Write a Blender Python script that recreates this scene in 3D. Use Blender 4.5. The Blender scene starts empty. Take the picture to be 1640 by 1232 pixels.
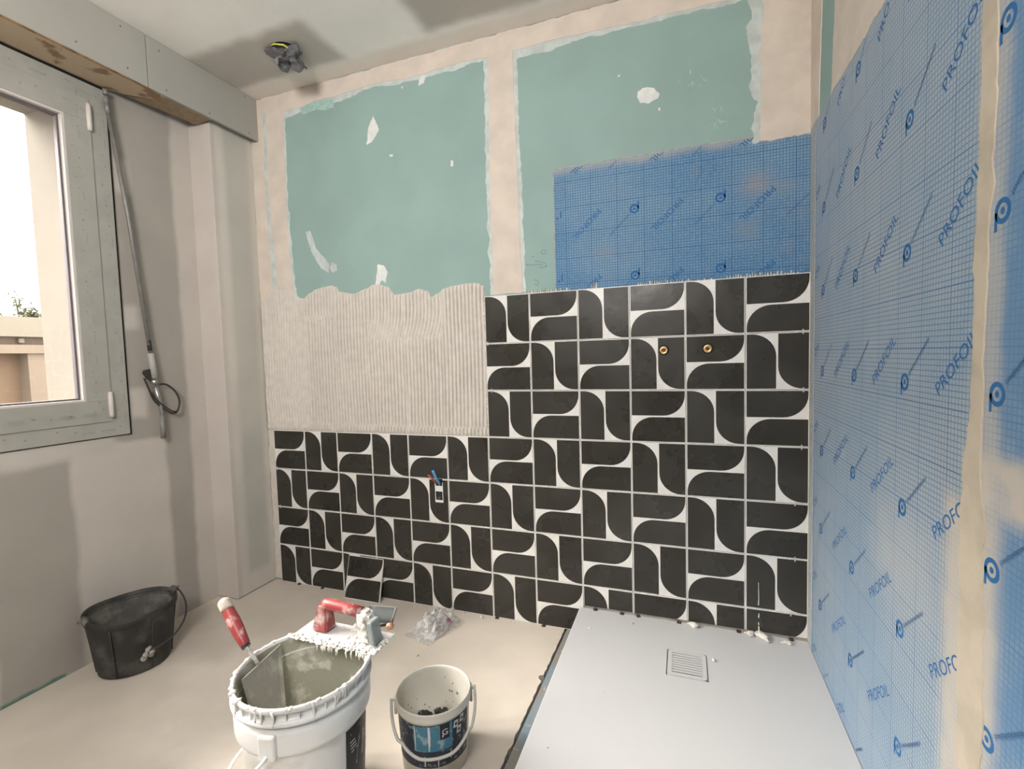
import bpy, bmesh, math, random
from math import sin, cos, pi, radians, sqrt, atan2
from mathutils.geometry import delaunay_2d_cdt
from mathutils import Vector, Matrix, Euler, noise as mnoise

random.seed(7)
SC = bpy.context.scene
COL = SC.collection

# ------------------------------------------------------------------ camera, sky, lamps, exposure
CAM = Vector((1.98961, -1.87436, 1.14021))
CROT = Euler((1.513171, .0280578, .3438425), 'XYZ')
FPX = 761.244
cd = bpy.data.cameras.new('camera')
cd.sensor_fit = 'HORIZONTAL'; cd.sensor_width = 36.0; cd.lens = FPX / 1640 * 36.0
cd.clip_start = .02; cd.clip_end = 200
cam = bpy.data.objects.new('camera', cd); COL.objects.link(cam)
cam.location = CAM; cam.rotation_euler = CROT
SC.camera = cam

W = bpy.data.worlds.new('overcast_sky'); SC.world = W; W.use_nodes = True
nt = W.node_tree; nt.nodes.clear()
o = nt.nodes.new('ShaderNodeOutputWorld'); b = nt.nodes.new('ShaderNodeBackground')
b.inputs['Color'].default_value = (1.0, .945, .865, 1); b.inputs['Strength'].default_value = 3.2
nt.links.new(b.outputs[0], o.inputs[0])

def area(name, loc, target, sx, sy, power, col):
    l = bpy.data.lights.new(name, 'AREA'); l.shape = 'RECTANGLE'; l.size = sx; l.size_y = sy
    l.energy = power; l.color = col
    ob = bpy.data.objects.new(name, l); COL.objects.link(ob); ob.location = loc
    ob.rotation_euler = (Vector(target) - Vector(loc)).to_track_quat('-Z', 'Y').to_euler()
    return ob
# unseen fill light added behind the camera to brighten ceiling and left wall
area('fill_lamp', (1.55, -2.7, 2.08), (.50, -1.3, 2.44), .6, .5, 26, (1, .96, .93))
# hazy sun falling in through the window from behind the outbuilding
sl = bpy.data.lights.new('hazy_sun', 'SUN'); sl.energy = 15; sl.angle = radians(45); sl.color = (1, .95, .87)
so = bpy.data.objects.new('hazy_sun', sl); COL.objects.link(so)
so.rotation_euler = Vector((1, .16, -.95)).to_track_quat('-Z', 'Y').to_euler()
# sampling portal in the window opening (gives no light of its own)
pt = area('window_portal', (-.30, -1.21, 1.55), (1, -1.21, 1.55), 1.0, 1.15, 1, (1, 1, 1))
pt.data.cycles.is_portal = True

SC.view_settings.view_transform = 'Standard'; SC.view_settings.look = 'None'
SC.view_settings.gamma = 1; SC.view_settings.use_curve_mapping = False
SC.view_settings.exposure = 1.10

# ------------------------------------------------------------------ measuring helper: a photo ray met with a real plane
RM = CROT.to_matrix()
def at(u, v, axis, val):
    d = RM @ Vector(((u - 820) / FPX, -(v - 616) / FPX, -1))
    t = (val - CAM[axis]) / d[axis]
    return CAM + d * t
def bw(u, v, y=.012):
    q = at(u, v, 1, y); return (q.x, q.z)
def rw(u, v):
    q = at(u, v, 0, 2.4); return (q.y, q.z)

# ------------------------------------------------------------------ node helpers
class N:
    def __init__(s, name):
        s.m = bpy.data.materials.new(name); s.m.use_nodes = True
        s.t = s.m.node_tree; s.t.nodes.clear()
        s.out = s.t.nodes.new('ShaderNodeOutputMaterial')
        s.p = s.t.nodes.new('ShaderNodeBsdfPrincipled')
        s.t.links.new(s.p.outputs[0], s.out.inputs[0])
        s.tc = s.t.nodes.new('ShaderNodeTexCoord')
        s.obj = s.tc.outputs['Object']
    def link(s, a, b): s.t.links.new(a, b)
    def set(s, inp, v):
        if hasattr(v, 'is_linked') or hasattr(v, 'links'): s.link(v, inp)
        else: inp.default_value = v
    def math(s, op, a, b=0.0, c=None, clamp=False):
        n = s.t.nodes.new('ShaderNodeMath'); n.operation = op; n.use_clamp = clamp
        s.set(n.inputs[0], a); s.set(n.inputs[1], b)
        if c is not None: s.set(n.inputs[2], c)
        return n.outputs[0]
    def noise(s, scale, detail=3, vec=None, rough=.55, dist=0):
        n = s.t.nodes.new('ShaderNodeTexNoise'); n.inputs['Scale'].default_value = scale
        n.inputs['Detail'].default_value = detail; n.inputs['Roughness'].default_value = rough
        n.inputs['Distortion'].default_value = dist
        s.link(vec or s.obj, n.inputs['Vector']); return n.outputs['Fac']
    def mapped(s, scale):
        n = s.t.nodes.new('ShaderNodeMapping'); n.inputs['Scale'].default_value = scale
        s.link(s.obj, n.inputs['Vector']); return n.outputs[0]
    def sep(s):
        n = s.t.nodes.new('ShaderNodeSeparateXYZ'); s.link(s.obj, n.inputs[0]); return n.outputs
    def ramp(s, v, a, b, to0=0.0, to1=1.0, smooth=True):
        n = s.t.nodes.new('ShaderNodeMapRange'); n.interpolation_type = 'SMOOTHSTEP' if smooth else 'LINEAR'
        s.set(n.inputs['Value'], v); n.inputs['From Min'].default_value = a; n.inputs['From Max'].default_value = b
        n.inputs['To Min'].default_value = to0; n.inputs['To Max'].default_value = to1
        return n.outputs['Result']
    def mix(s, f, a, b):
        n = s.t.nodes.new('ShaderNodeMix'); n.data_type = 'RGBA'
        s.set(n.inputs['Factor'], f)
        for i, v in ((6, a), (7, b)):
            if isinstance(v, (tuple, list)): n.inputs[i].default_value = (v[0], v[1], v[2], 1)
            else: s.link(v, n.inputs[i])
        return n.outputs[2]
    def bump(s, h, strength, dist=.01):
        n = s.t.nodes.new('ShaderNodeBump'); n.inputs['Strength'].default_value = strength
        n.inputs['Distance'].default_value = dist
        s.link(h, n.inputs['Height']); s.link(n.outputs[0], s.p.inputs['Normal'])
    def color(s, c):
        i = s.p.inputs['Base Color']
        if isinstance(c, (tuple, list)): i.default_value = (c[0], c[1], c[2], 1)
        else: s.link(c, i)
    def rect(s, U, V, u0, u1, v0, v1, soft):
        a = s.ramp(U, u0 - soft, u0 + soft); b_ = s.ramp(U, u1 - soft, u1 + soft, 1, 0)
        c = s.ramp(V, v0 - soft, v0 + soft); d = s.ramp(V, v1 - soft, v1 + soft, 1, 0)
        return s.math('MULTIPLY', s.math('MULTIPLY', a, b_), s.math('MULTIPLY', c, d))

def mat(name, col, rough=.6, metal=0, var=0.0, vscale=9, bump=0, bscale=80, spec=.5, trans=0, alpha=1, col2=None, cut=(.45, .6)):
    n = N(name); n.p.inputs['Roughness'].default_value = rough; n.p.inputs['Metallic'].default_value = metal
    n.p.inputs['Specular IOR Level'].default_value = spec
    if trans: n.p.inputs['Transmission Weight'].default_value = trans
    if alpha < 1: n.p.inputs['Alpha'].default_value = alpha
    if col2 is not None:
        n.color(n.mix(n.ramp(n.noise(vscale, 6), cut[0], cut[1]), col, col2))
    elif var:
        lo = tuple(max(0, c * (1 - var)) for c in col); hi = tuple(min(1, c * (1 + var)) for c in col)
        n.color(n.mix(n.ramp(n.noise(vscale, 5), .3, .7), lo, hi))
    else: n.color(col)
    if bump: n.bump(n.noise(bscale, 4), bump)
    return n.m

def region_mat(name, base, layers, ax, wob=.03, soft=.02, rough=.85, var=.05, bump=.08):
    n = N(name); n.p.inputs['Roughness'].default_value = rough; n.p.inputs['Specular IOR Level'].default_value = .25
    xyz = n.sep(); U, V = xyz[ax[0]], xyz[ax[1]]
    w1 = n.math('MULTIPLY', n.math('SUBTRACT', n.noise(5, 4), .5), wob * 2)
    w2 = n.math('MULTIPLY', n.math('SUBTRACT', n.noise(7.3, 4), .5), wob * 2)
    U2 = n.math('ADD', U, w1); V2 = n.math('ADD', V, w2)
    c = n.mix(n.ramp(n.noise(3, 5), .3, .7), tuple(x * (1 - var) for x in base), tuple(x * (1 + var) for x in base))
    for colr, rects, sft in layers:
        m = None
        for r in rects:
            k = n.rect(U2, V2, r[0], r[1], r[2], r[3], sft or soft)
            m = k if m is None else n.math('MAXIMUM', m, k)
        cc = n.mix(n.ramp(n.noise(4, 5), .3, .7), tuple(x * (1 - var) for x in colr), tuple(x * (1 + var) for x in colr))
        c = n.mix(m, c, cc)
    n.color(c)
    if bump: n.bump(n.noise(30, 5), bump)
    return n.m

# ------------------------------------------------------------------ object helpers
def link(name, me, parent=None):
    ob = bpy.data.objects.new(name, me); COL.objects.link(ob)
    if parent is not None:
        ob.parent = parent
    return ob
def tag(ob, label=None, cat=None, group=None, kind=None):
    if label: ob['label'] = label
    if cat: ob['category'] = cat
    if group: ob['group'] = group
    if kind: ob['kind'] = kind
    return ob
def thing(name, label, cat, loc=(0, 0, 0), rot=(0, 0, 0), group=None):
    e = bpy.data.objects.new(name, None); COL.objects.link(e); e.empty_display_size = .05
    e.location = loc; e.rotation_euler = rot
    return tag(e, label, cat, group)

class MB:
    """collects geometry for ONE mesh"""
    def __init__(s): s.bm = bmesh.new()
    def faces(s, vs, fs, mi=0, M=None):
        if M is not None: vs = [M @ Vector(v) for v in vs]
        bv = [s.bm.verts.new(v) for v in vs]
        for f in fs:
            try:
                fc = s.bm.faces.new([bv[i] for i in f]); fc.material_index = mi
            except ValueError: pass
        return bv
    def box(s, lo, hi, mi=0, bev=0, M=None):
        b2 = bmesh.new(); bmesh.ops.create_cube(b2, size=1)
        for v in b2.verts:
            v.co = Vector([lo[i] + (v.co[i] + .5) * (hi[i] - lo[i]) for i in range(3)])
        if bev: bmesh.ops.bevel(b2, geom=b2.edges[:], offset=bev, segments=2, profile=.5, affect='EDGES')
        s.absorb(b2, mi, M); return s
    def absorb(s, b2, mi=0, M=None):
        b2.verts.index_update()
        vs = [v.co.copy() for v in b2.verts]; fs = [[v.index for v in f.verts] for f in b2.faces]
        b2.free(); s.faces(vs, fs, mi, M)
    def tube(s, pts, r, seg=10, mi=0, cap=True, closed=False):
        pts = [Vector(q) for q in pts]; n = len(pts)
        rs = r if isinstance(r, (list, tuple)) else [r] * n
        up = None; rings = []
        for i, q in enumerate(pts):
            if closed: t = (pts[(i + 1) % n] - pts[i - 1]).normalized()
            else: t = (pts[min(i + 1, n - 1)] - pts[max(i - 1, 0)]).normalized()
            if up is None:
                up = Vector((0, 0, 1)) if abs(t.z) < .9 else Vector((1, 0, 0))
            a = t.cross(up).normalized(); b_ = a.cross(t).normalized(); up = b_
            rings.append([s.bm.verts.new(q + (a * cos(2 * pi * k / seg) + b_ * sin(2 * pi * k / seg)) * rs[i]) for k in range(seg)])
        m = n if closed else n - 1
        for i in range(m):
            A, B = rings[i], rings[(i + 1) % n]
            for k in range(seg):
                f = s.bm.faces.new((A[k], A[(k + 1) % seg], B[(k + 1) % seg], B[k])); f.material_index = mi; f.smooth = True
        if cap and not closed:
            f = s.bm.faces.new(rings[0][::-1]); f.material_index = mi
            f = s.bm.faces.new(rings[-1]); f.material_index = mi
        return s
    def lathe(s, prof, seg=64, mi=0, wob=None, M=None, caps=False):
        rings = []
        for (r, z) in prof:
            ring = []
            for k in range(seg):
                a = 2 * pi * k / seg; rr, zz = r, z
                if wob: rr, zz = wob(a, r, z)
                v = Vector((rr * cos(a), rr * sin(a), zz))
                if M is not None: v = M @ v
                ring.append(s.bm.verts.new(v))
            rings.append(ring)
        for A, B in zip(rings, rings[1:]):
            for k in range(seg):
                f = s.bm.faces.new((A[k], A[(k + 1) % seg], B[(k + 1) % seg], B[k])); f.material_index = mi; f.smooth = True
        if caps and prof[0][0] > 1e-5: f = s.bm.faces.new(rings[0][::-1]); f.material_index = mi
        if caps and prof[-1][0] > 1e-5: f = s.bm.faces.new(rings[-1]); f.material_index = mi
        return s
    def ball(s, c, r, sub=2, amp=0, sc=(1, 1, 1), fr=12, mi=0, seed=0, M=None):
        b2 = bmesh.new(); bmesh.ops.create_icosphere(b2, subdivisions=sub, radius=1)
        for v in b2.verts:
            d = 1 + (amp * (mnoise.noise(v.co * fr / 6 + Vector((seed * 3.1, seed, 0))) if amp else 0))
            v.co = Vector((v.co.x * sc[0], v.co.y * sc[1], v.co.z * sc[2])) * r * d + Vector(c)
        s.absorb(b2, mi, M); return s
    def build(s, name, mats, parent=None, smooth=False, tri=False, offset=None):
        bmesh.ops.remove_doubles(s.bm, verts=s.bm.verts[:], dist=1e-6) if smooth else None
        if tri: bmesh.ops.triangulate(s.bm, faces=[f for f in s.bm.faces if len(f.verts) > 4])
        bmesh.ops.recalc_face_normals(s.bm, faces=s.bm.faces[:])
        if smooth:
            for f in s.bm.faces: f.smooth = True
        me = bpy.data.meshes.new(name)
        if offset is not None: bmesh.ops.translate(s.bm, verts=s.bm.verts[:], vec=-Vector(offset))
        s.bm.to_mesh(me); s.bm.free()
        for m in (mats if isinstance(mats, (list, tuple)) else [mats]): me.materials.append(m)
        return link(name, me, parent)

def ragged(pts, amp=.003, step=.012, seed=0, skip=()):
    """polygon outline resampled with a rough hand-made edge"""
    out = []; n = len(pts)
    for i in range(n):
        a = Vector(pts[i]); b_ = Vector(pts[(i + 1) % n]); L = (b_ - a).length
        k = max(1, int(L / step)); d = (b_ - a)
        nn = Vector((-d.y, d.x)).normalized() if L > 0 else Vector((0, 0))
        for j in range(k):
            q = a + d * (j / k)
            if i not in skip:
                w = mnoise.noise(Vector((q.x * 18, q.y * 18, seed * 2.7))) + .6 * mnoise.noise(Vector((q.x * 70, q.y * 70, seed)))
                q = q + nn * amp * w * 1.6
            out.append((q.x, q.y))
    return out
def PB(y): return lambda u, v, t: (u, y - t, v)          # on the back wall, t towards the room
def PR(x): return lambda u, v, t: (x - t, u, v)          # on the right wall
def PL(x): return lambda u, v, t: (x + t, u, v)          # on the left wall
def PC(z): return lambda u, v, t: (u, v, z - t)          # under a soffit
def PF(z): return lambda u, v, t: (u, v, z + t)          # on a floor
def plate(mb, pts, pl, t0, t1, mi=0, chamfer=0):
    n = len(pts)
    if chamfer:
        sg = 1 if sum(pts[i - 1][0] * pts[i][1] - pts[i][0] * pts[i - 1][1] for i in range(n)) > 0 else -1
        top = []
        for i in range(n):
            a, b_, d = Vector(pts[i - 1]), Vector(pts[i]), Vector(pts[(i + 1) % n])
            e = (d - a); nn = Vector((-e.y, e.x)).normalized() * sg
            top.append(tuple(b_ + nn * chamfer))
    else: top = pts
    vs = [pl(u, v, t0) for u, v in pts] + [pl(u, v, t1) for u, v in top]
    fs = [[i, (i + 1) % n, n + (i + 1) % n, n + i] for i in range(n)]
    if n > 12:
        r_ = delaunay_2d_cdt([Vector(q) for q in top], [(i, (i + 1) % n) for i in range(n)], [], 1, 1e-7)
        mb.faces(vs, fs, mi); mb.faces([pl(q.x, q.y, t1) for q in r_[0]], r_[2], mi)
    else: mb.faces(vs, fs + [list(range(n, 2 * n))], mi)
def poly_part(name, pts, pl, t0, t1, m, parent, chamfer=0):
    mb = MB(); plate(mb, pts, pl, t0, t1, 0, chamfer); return mb.build(name, m, parent, tri=True)
def rectp(u0, u1, v0, v1): return [(u0, v0), (u1, v0), (u1, v1), (u0, v1)]
def rrect(u0, u1, v0, v1, r, k=5):
    o_ = []
    for cx, cy, a0 in ((u1 - r, v1 - r, 0), (u0 + r, v1 - r, 90), (u0 + r, v0 + r, 180), (u1 - r, v0 + r, 270)):
        for j in range(k + 1):
            a = radians(a0 + 90 * j / k); o_.append((cx + r * cos(a), cy + r * sin(a)))
    return o_

# flat lettering from Blender's built-in typeface
def text_mesh(s):
    cu = bpy.data.curves.new('t', 'FONT'); cu.body = s; cu.size = 1; cu.resolution_u = 3
    ob = bpy.data.objects.new('t', cu); COL.objects.link(ob)
    bpy.context.view_layer.update()
    dg = bpy.context.evaluated_depsgraph_get()
    me = bpy.data.meshes.new_from_object(ob.evaluated_get(dg))
    vs = [v.co.copy() for v in me.vertices]; fs = [list(q.vertices) for q in me.polygons]
    bpy.data.objects.remove(ob); bpy.data.curves.remove(cu); bpy.data.meshes.remove(me)
    x0 = min(v.x for v in vs); x1 = max(v.x for v in vs); y0 = min(v.y for v in vs); y1 = max(v.y for v in vs)
    vs = [((v.x - x0) / (x1 - x0), (v.y - y0) / (y1 - y0)) for v in vs]      # unit box
    return vs, fs

# ------------------------------------------------------------------ materials
M = {}
M['green'] = mat('green_board', (.28, .395, .37), .85, var=.05, vscale=4, spec=.2, bump=.05, bscale=120)
M['compound'] = mat('joint_compound', (.63, .555, .485), .9, var=.07, vscale=9, bump=.15, bscale=40, spec=.2)
M['compound_pale'] = mat('thin_compound', (.52, .57, .55), .9, var=.12, vscale=22, bump=.1, bscale=60, spec=.2)
M['patch'] = mat('white_filler', (.70, .72, .70), .9, var=.08, vscale=40, bump=.1, spec=.2)
M['smear'] = mat('faint_filler', (.36, .52, .475), .9, var=.1, vscale=60, spec=.2)
M['adhesive'] = mat('tile_adhesive', (.62, .58, .525), .75, var=.06, vscale=30, bump=.12, bscale=150, spec=.3)
M['adhesive_white'] = mat('fresh_adhesive', (.72, .69, .64), .6, var=.1, vscale=60, bump=.4, bscale=160, spec=.35)
M['tile_white'] = mat('tile_body', (.76, .74, .71), .35, var=.04, vscale=30)
M['film'] = mat('print', (.24, .27, .235), .7, spec=.1)
M['wood'] = mat('aged_wood', (.46, .36, .25), .8, col2=(.24, .15, .085), vscale=11, cut=(.58, .66), bump=.2, bscale=40)
M['wood_edge'] = mat('wood_edge', (.30, .19, .10), .8, var=.4, vscale=30)
M['raw_board'] = mat('chipboard', (.29, .215, .14), .85, var=.15, vscale=40, bump=.2)
M['beam_board'] = mat('grey_board', (.37, .355, .32), .85, var=.03, vscale=3, spec=.2)
M['pvc'] = mat('pvc_film', (.355, .345, .31), .4, var=.05, vscale=14, spec=.3)
M['pvc_clean'] = mat('pvc_white', (.60, .55, .51), .35)
M['gasket'] = mat('gasket', (.12, .10, .11), .6)
M['dark'] = mat('dark_gap', (.02, .017, .015), .9, spec=.1)
M['plate'] = mat('smeared_plate', (.62, .61, .61), .45, metal=.1, col2=(.40, .39, .39), vscale=12, cut=(.5, .7))
M['steel'] = mat('steel', (.42, .41, .40), .38, metal=.9, var=.1, vscale=40)
M['grey_metal'] = mat('grey_metal', (.23, .22, .21), .5, metal=.3, var=.12, vscale=30)
M['black_plastic'] = mat('black_plastic', (.03, .028, .025), .45)
M['brass'] = mat('brass', (.72, .50, .26), .3, metal=.95, var=.1, vscale=90)
M['white_plastic'] = mat('white_plastic', (.76, .77, .77), .32, var=.03, vscale=9)
M['tray'] = mat('shower_tray', (.54, .54, .545), .42, var=.012, vscale=2, bump=.03, bscale=300)
M['red'] = mat('red_grip', (.31, .045, .045), .4, col2=(.55, .42, .39), vscale=34, cut=(.5, .7), bump=.1)
M['red_dirty'] = mat('red_grip_smeared', (.27, .05, .05), .5, col2=(.52, .42, .39), vscale=26, cut=(.42, .66), bump=.2)
M['caked'] = mat('caked_adhesive', (.66, .63, .59), .75, col2=(.40, .375, .35), vscale=45, cut=(.5, .68), bump=.6, bscale=120)
M['zinc'] = mat('zinc_grey', (.28, .315, .315), .55, metal=.2, col2=(.48, .48, .45), vscale=30, cut=(.55, .7))
M['blade'] = mat('trowel_blade', (.30, .285, .26), .55, metal=.15, col2=(.47, .46, .41), vscale=18, cut=(.5, .72), bump=.2)
M['copper'] = mat('copper_knob', (.55, .30, .20), .45, metal=.3)
M['blue_wire'] = mat('blue_wire', (.10, .33, .60), .4)
M['red_wire'] = mat('red_wire', (.45, .09, .05), .4)
M['yellow_wire'] = mat('yellow_wire', (.55, .55, .10), .4)
M['grey_wrap'] = mat('grey_wrap', (.125, .122, .13), .45, var=.35, vscale=25)
M['reveal'] = mat('reveal_render', (.175, .158, .138), .9, var=.02, spec=.1)
M['ext_white'] = mat('exterior_render', (.20, .180, .150), .9, var=.02, spec=.1)
M['ext_cream'] = mat('facade_render', (.19, .155, .125), .9, var=.03, vscale=2, spec=.1)
M['ext_peach'] = mat('facade_wall', (.165, .118, .085), .9, var=.03, vscale=2, spec=.1)
M['ext_dark'] = mat('facade_soffit', (.14, .11, .09), .9, spec=.1)
M['leaf'] = mat('foliage', (.055, .065, .03), .8, var=.4, vscale=8)
M['bark'] = mat('bark', (.06, .045, .03), .9)
M['teal_label'] = mat('teal_label', (.055, .19, .27), .5, col2=(.26, .36, .40), vscale=38, cut=(.52, .62))
M['black_label'] = mat('black_label', (.022, .022, .03), .4)
M['scuffed_label'] = mat('scuffed_label', (.025, .03, .045), .5, col2=(.24, .28, .30), vscale=60, cut=(.56, .64))
M['label_white'] = mat('label_white', (.62, .60, .61), .5)
M['label_red'] = mat('label_red', (.30, .05, .06), .5)
M['cut_tile'] = M['tile_white']
M['pencil'] = mat('pencil_line', (.16, .27, .245), .8)

# dark glaze with dried haze and smudges
n = N('dark_glaze')
oi = n.t.nodes.new('ShaderNodeObjectInfo'); va = n.t.nodes.new('ShaderNodeVectorMath'); va.operation = 'ADD'
vs_ = n.t.nodes.new('ShaderNodeVectorMath'); vs_.operation = 'SCALE'; vs_.inputs['Scale'].default_value = 60.0
n.link(oi.outputs['Random'], vs_.inputs[0]); n.link(n.obj, va.inputs[0]); n.link(vs_.outputs[0], va.inputs[1])
n.obj = va.outputs[0]                                  # every tile gets its own haze
sm = n.ramp(n.noise(5, 4, rough=.5), .42, .8)
c0 = n.mix(n.ramp(n.noise(3.1, 2), .2, .8), (.028, .025, .021), (.042, .039, .033))
n.color(n.mix(n.math('MULTIPLY', sm, .3), c0, (.085, .085, .078)))
n.set(n.p.inputs['Roughness'], n.ramp(n.noise(6, 5), .3, .7, .2, .42))
n.p.inputs['Specular IOR Level'].default_value = .33
n.bump(n.noise(22, 3), .05)
M['tile_dark'] = n.m

# blue membrane with its printed centimetre grid (flat print) and compound smears
def foil_mat(name, ax, offU, offV, smears, base=(.10, .225, .39), light=(.17, .29, .42)):
    n = N(name); xyz = n.sep(); U = n.math('ADD', xyz[ax[0]], offU); V = n.math('ADD', xyz[ax[1]], offV)
    def line(c, per, w):
        d = n.math('PINGPONG', c, per / 2); return n.ramp(d, w * .5, w * .5 + .0006, 1, 0)
    fine = n.math('MAXIMUM', line(U, .01, .0014), line(V, .01, .0016))
    bold = n.math('MAXIMUM', line(U, .1, .0022), line(V, .1, .0022))
    fz = n.noise(230, 2)
    c = n.mix(n.ramp(n.noise(3.2, 4), .35, .65), base, light)
    c = n.mix(n.math('MULTIPLY', n.ramp(fz, .4, .7), .5), c, (.26, .42, .56))
    c = n.mix(n.math('MULTIPLY', n.ramp(n.noise(7, 5), .57, .75), .45), c, (.33, .31, .29))
    w = n.math('MULTIPLY', n.math('SUBTRACT', n.noise(9, 5), .5), .05)
    U0 = n.math('ADD', xyz[ax[0]], w); V0 = n.math('ADD', xyz[ax[1]], w)
    c = n.mix(n.math('MULTIPLY', fine, .72), c, (.04, .105, .21))
    c = n.mix(n.math('MULTIPLY', bold, .75), c, (.025, .10, .25))
    for colr, r, sft, amt in smears:
        m_ = n.math('MULTIPLY', n.rect(U0, V0, r[0], r[1], r[2], r[3], sft), n.ramp(n.noise(14, 5), .25, .55, .55 * amt, amt))
        c = n.mix(m_, c, colr)
    n.color(c); n.p.inputs['Roughness'].default_value = .75; n.p.inputs['Specular IOR Level'].default_value = .25
    n.p.inputs['Sheen Weight'].default_value = .25; n.p.inputs['Sheen Roughness'].default_value = .5
    n.bump(n.noise(160, 3), .12, .004)
    return n.m
GREY = (.46, .42, .36)
M['foil_back'] = foil_mat('membrane_back', (0, 2), -.0575, -.0255,
    [((.35, .28, .24), (2.20, 2.27, 1.69, 1.75), .035, .5), ((.24, .26, .28), (2.16, 2.24, 1.54, 1.60), .03, .4), ((.24, .26, .28), (2.27, 2.36, 1.68, 1.72), .03, .4),
     ((.26, .27, .27), (1.67, 1.74, 1.51, 1.55), .03, .4), (GREY, (1.5, 2.42, 1.862, 1.90), .02, .6)])
M['foil_right'] = foil_mat('membrane_right', (1, 2), .003, -.0355,
    [((.05, .17, .34), (-1.4, -1.035, -.1, 2.0), .012, .8), ((.36, .36, .35), (-1.035, -.97, .2, 2.0), .02, .75), (GREY, (-1.05, -.90, .0, .90), .025, .85),
     (GREY, (-1.4, -.95, .90, .985), .018, .95), ((.42, .42, .40), (-.05, .05, -.1, 2.0), .012, .8),
     ((.40, .40, .38), (-.9, -.6, .62, .8), .06, .35)], base=(.195, .28, .365), light=(.285, .335, .38))
M['foil_print'] = mat('membrane_print', (.03, .135, .33), .7, spec=.2)

# ------------------------------------------------------------------ room shell
XR, ZC, XL, YF = 2.4, 2.455, -.18, -3.0
def struct(ob, label): return tag(ob, label, None, None, 'structure')

YB = .0125   # face of the green boards (tile faces are at y = 0)
mb = MB(); mb.box((XL - .1, YB + .012, -.06), (XR + .1, YB + .1, ZC + .05))
wall_back = struct(mb.build('wall_back', M['dark']), 'back wall of green boards, half covered with dark patterned tiles')
mb = MB(); mb.box((XR + .013, YF, -.06), (XR + .1, YB + .1, ZC + .05))
wall_right = struct(mb.build('wall_right', M['green']), 'right wall covered with blue gridded waterproofing membrane')
# left wall with its window opening
left_m = region_mat('left_wall', (.36, .33, .295), [
    ((.53, .49, .44), [(-.31, -.15, -.1, 2.6), (-.775, -.42, -.2, .835), (-2.0, -1.02, .0, .5)], .014),
    ((.50, .465, .42), [(-.56, -.50, 1.30, 1.40), (-.555, -.485, .93, 1.05), (-.555, -.50, 1.86, 2.0), (-.98, -.62, .80, .90)], .02),
    ((.12, .20, .16), [(-1.02, -.84, -.03, .010)], .006),
], (1, 2), wob=.02)
WY0, WY1, WZ0, WZ1 = -1.86, -.60, .90, 2.215
mb = MB()
mb.box((XL - .1, YF, -.06), (XL, WY0, ZC + .05)); mb.box((XL - .1, WY1, -.06), (XL, YB + .1, ZC + .05))
mb.box((XL - .1, WY0, -.06), (XL, WY1, WZ0)); mb.box((XL - .1, WY0, WZ1), (XL, WY1, ZC + .05))
wall_left = struct(mb.build('wall_left', left_m), 'left wall of grey plasterboard with pale compound bands')
# outer masonry with the reveal seen through the glass
mb = MB()
mb.box((-.46, -.688, -.5), (XL - .1, .5, 3.2)); mb.box((-.46, -4, -.5), (XL - .1, -1.80, 3.2))
mb.box((-.46, -1.80, -.5), (XL - .1, -.688, .87)); mb.box((-.46, -1.80, 2.155), (XL - .1, -.688, 3.2))
struct(mb.build('wall_outer', M['reveal']), 'cream outer wall whose window reveal shows through the glass')
mb = MB(); mb.box((-.3, YF - .1, -.06), (XR + .1, YF, ZC + .05))
struct(mb.build('wall_front', M['beam_board']), 'grey wall behind the photographer')
ceil_m = region_mat('ceiling_board', (.87, .845, .80), [
    ((.50, .465, .42), [(-.3, .62, -.345, -.085), (1.03, 1.50, -.30, -.10)], .035),
    ((.78, .72, .66), [(-.3, 2.5, -.075, .1)], .03),
], (0, 1), wob=.03, soft=.03)
mb = MB(); mb.box((-.3, YF - .1, ZC), (XR + .1, YB + .1, ZC + .06))
ceiling = struct(mb.build('ceiling', ceil_m), 'plasterboard ceiling with broad bands of white compound')
# floor: lower base, screed slab with a broken edge, membrane strip beside the tray
floor_m = region_mat('floor_screed', (.59, .53, .46), [
    ((.66, .60, .53), [(.3, 1.0, -1.0, -.4), (.1, .45, -.75, -.62)], .06)], (0, 1), wob=.06, rough=.8, var=.07, bump=.05)
mb = MB(); mb.box((-.3, YF - .1, -.12), (XR + .1, YB + .1, -.035))
floor = struct(mb.build('floor', M['dark']), 'beige dusty screed floor')
edge = [(1.5185 + .018 * max(-.9, .011 - k * .012) + .004 * mnoise.noise(Vector((0, k * .9, 3))) + .004 * mnoise.noise(Vector((0, k * .33, 8))), .011 - k * .012) for k in range(250)]
edge = [(x - (.014 if -.335 < y < -.305 else 0), y) for x, y in edge]
poly_part('screed_slab', [(-.19, .011)] + edge + [(-.19, -2.98)], PF(-.035), 0, .035, floor_m, floor)
n = N('edge_strip')
cc = n.mix(n.ramp(n.noise(6, 5), .45, .6), (.24, .225, .205), (.20, .255, .30))
n.color(n.mix(n.ramp(n.noise(40, 4), .62, .7), cc, (.42, .41, .39))); n.p.inputs['Roughness'].default_value = .7
mb = MB(); mb.faces([(1.5265, .010, -.002), (1.60, .010, -.002), (1.60, -2.9, -.002), (1.508, -2.9, -.002), (1.511, -.9, -.002), (1.5265, .010, -.035), (1.511, -.9, -.035), (1.508, -2.9, -.035)], [[0, 1, 2, 3, 4], [0, 4, 6, 5], [4, 3, 7, 6]])
mb.build('edge_strip', n.m, floor)

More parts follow.
